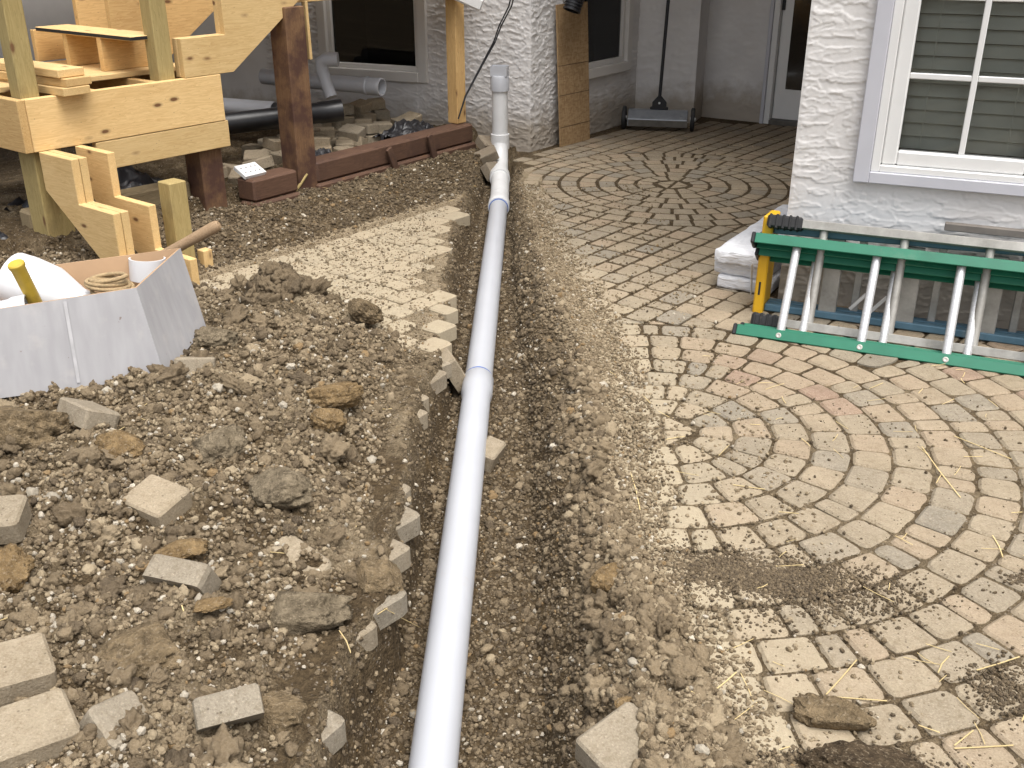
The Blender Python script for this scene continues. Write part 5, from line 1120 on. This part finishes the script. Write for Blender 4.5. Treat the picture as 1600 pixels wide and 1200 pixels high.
rock('clod', 'rough brown clod among gravel right of the flat slab', 470, 960, 0.0, (0.10, 0.075, 0.05), CLOD_GREY, 517, 20)
rock('clod', 'round brown clod on the left trench wall', 430, 1120, 0.0, (0.06, 0.05, 0.045), CLOD_BROWN, 518, 20)
rock('clod', 'thin ochre shard beside the straw on the heap', 328, 945, 0.012, (0.042, 0.018, 0.010), CLOD_OCHRE, 519, 15)
rock('clod', 'layered ochre slab edge above the grey paver', 283, 858, 0.01, (0.055, 0.03, 0.016), CLOD_OCHRE, 520, 12)

# ================================================================== STRAW
sr_ = random.Random(12); SV, SF = [], []
def straw(p, yaw, L, pitch=0.0, wd=0.0016, bend=0.0):
    t_ = Vector((math.cos(yaw) * math.cos(pitch), math.sin(yaw) * math.cos(pitch), math.sin(pitch))); sd_ = Vector((-math.sin(yaw), math.cos(yaw), 0)); up_ = t_.cross(sd_)
    k = len(SV); n_ = 3
    for i in range(n_):
        c = p + t_ * (L * (i / (n_ - 1) - 0.5)) + sd_ * bend * (1 - (2 * i / (n_ - 1) - 1) ** 2)
        for a in ((-1, -0.5), (1, -0.5), (1, 0.5), (-1, 0.5)): SV.append(c + sd_ * (a[0] * wd) + up_ * (a[1] * wd))
    for i in range(n_ - 1):
        for j in range(4): j2 = (j + 1) % 4; SF.append((k + i * 4 + j, k + i * 4 + j2, k + i * 4 + 4 + j2, k + i * 4 + 4 + j))
def straw_at(u, v, u2, v2, dz=0.004, wd=0.0013):
    p, q_ = og(u, v, dz), og(u2, v2, dz)
    for z_ in (p, q_): z_.z = max(z_.z, 0.004) if z_.x > 0.35 else z_.z
    dlt = q_ - p; straw((p + q_) / 2, math.atan2(dlt.y, dlt.x), dlt.length, math.asin(max(-1, min(1, dlt.z / max(dlt.length, 1e-4)))), wd, sr_.gauss(0, 0.002))
for a in ((1440, 700, 1500, 780), (1490, 685, 1580, 720), (1145, 760, 1195, 768), (1290, 1090, 1338, 1035), (1248, 1092, 1385, 1100), (1490, 1170, 1520, 1145), (1490, 1174, 1582, 1170), (1465, 1055, 1482, 1030), (1525, 1052, 1592, 1030), (1080, 1080, 1120, 1105), (1055, 1105, 1110, 1090), (1115, 1080, 1150, 1055), (272, 915, 287, 955), (590, 960, 630, 935), (600, 950, 655, 980), (530, 985, 548, 1020), (1550, 840, 1566, 875), (940, 575, 965, 590), (985, 740, 1000, 800), (1040, 690, 1070, 685), (620, 310, 640, 330), (300, 335, 320, 330)): straw_at(*a)
for k in range(150):
    reg = sr_.random()
    if reg < 0.6: x, y = sr_.uniform(0.4, 1.7), sr_.uniform(1.35, 3.6)
    elif reg < 0.75: x, y = sr_.gauss(1.35, 0.3), sr_.gauss(7.4, 0.4)
    elif reg < 0.9: x, y = sr_.uniform(-1.7, -0.3), sr_.uniform(1.4, 3.2)
    else: x, y = sr_.uniform(-1.3, -0.2), sr_.uniform(5.2, 6.6)
    z = float(surf(np.array([x]), np.array([y]))[0]) + 0.005
    straw(Vector((x, y, z)), sr_.uniform(0, 6.28), sr_.uniform(0.025, 0.085), sr_.gauss(0, 0.08), sr_.uniform(0.0006, 0.0011), sr_.gauss(0, 0.0015))
tag(link('straw_litter', mesh_from(SV, SF), STRAW), kind='stuff')

# ================================================================== pieces that sit on a part hang under that part
def reparent(c, p):
    c.matrix_basis = p.matrix_basis.inverted() @ c.matrix_basis; c.parent = p
def base(o): return o.name.split('.')[0]
def centre(o):
    b = [Vector(c) for c in o.bound_box]; return o.matrix_basis @ (sum(b, Vector()) / 8)
PAIRS = {'hub': 'wheel', 'foot_tread': 'rubber_foot', 'end_cap': 'rail', 'rivet': 'rail', 'sticker': 'rail', 'slot': 'top_cap', 'primer_ring': 'pipe_section', 'adapter_mouth': 'adapter', 'bolt': 'handle_bracket'}
for root in [o for o in bpy.data.objects if o.parent is None and o.type == 'EMPTY']:
    kids = list(root.children)
    for c in kids:
        if base(c) in PAIRS:
            cand = [k for k in kids if base(k) == PAIRS[base(c)]]
            if not cand: continue
            cc = centre(c)
            def gap(k):
                v = k.matrix_basis.inverted() @ cc; bb = [Vector(q) for q in k.bound_box]; lo = Vector([min(q[i] for q in bb) for i in range(3)]); hi = Vector([max(q[i] for q in bb) for i in range(3)])
                return sum(max(lo[i] - v[i], 0, v[i] - hi[i]) for i in range(3))
            reparent(c, min(cand, key=gap))
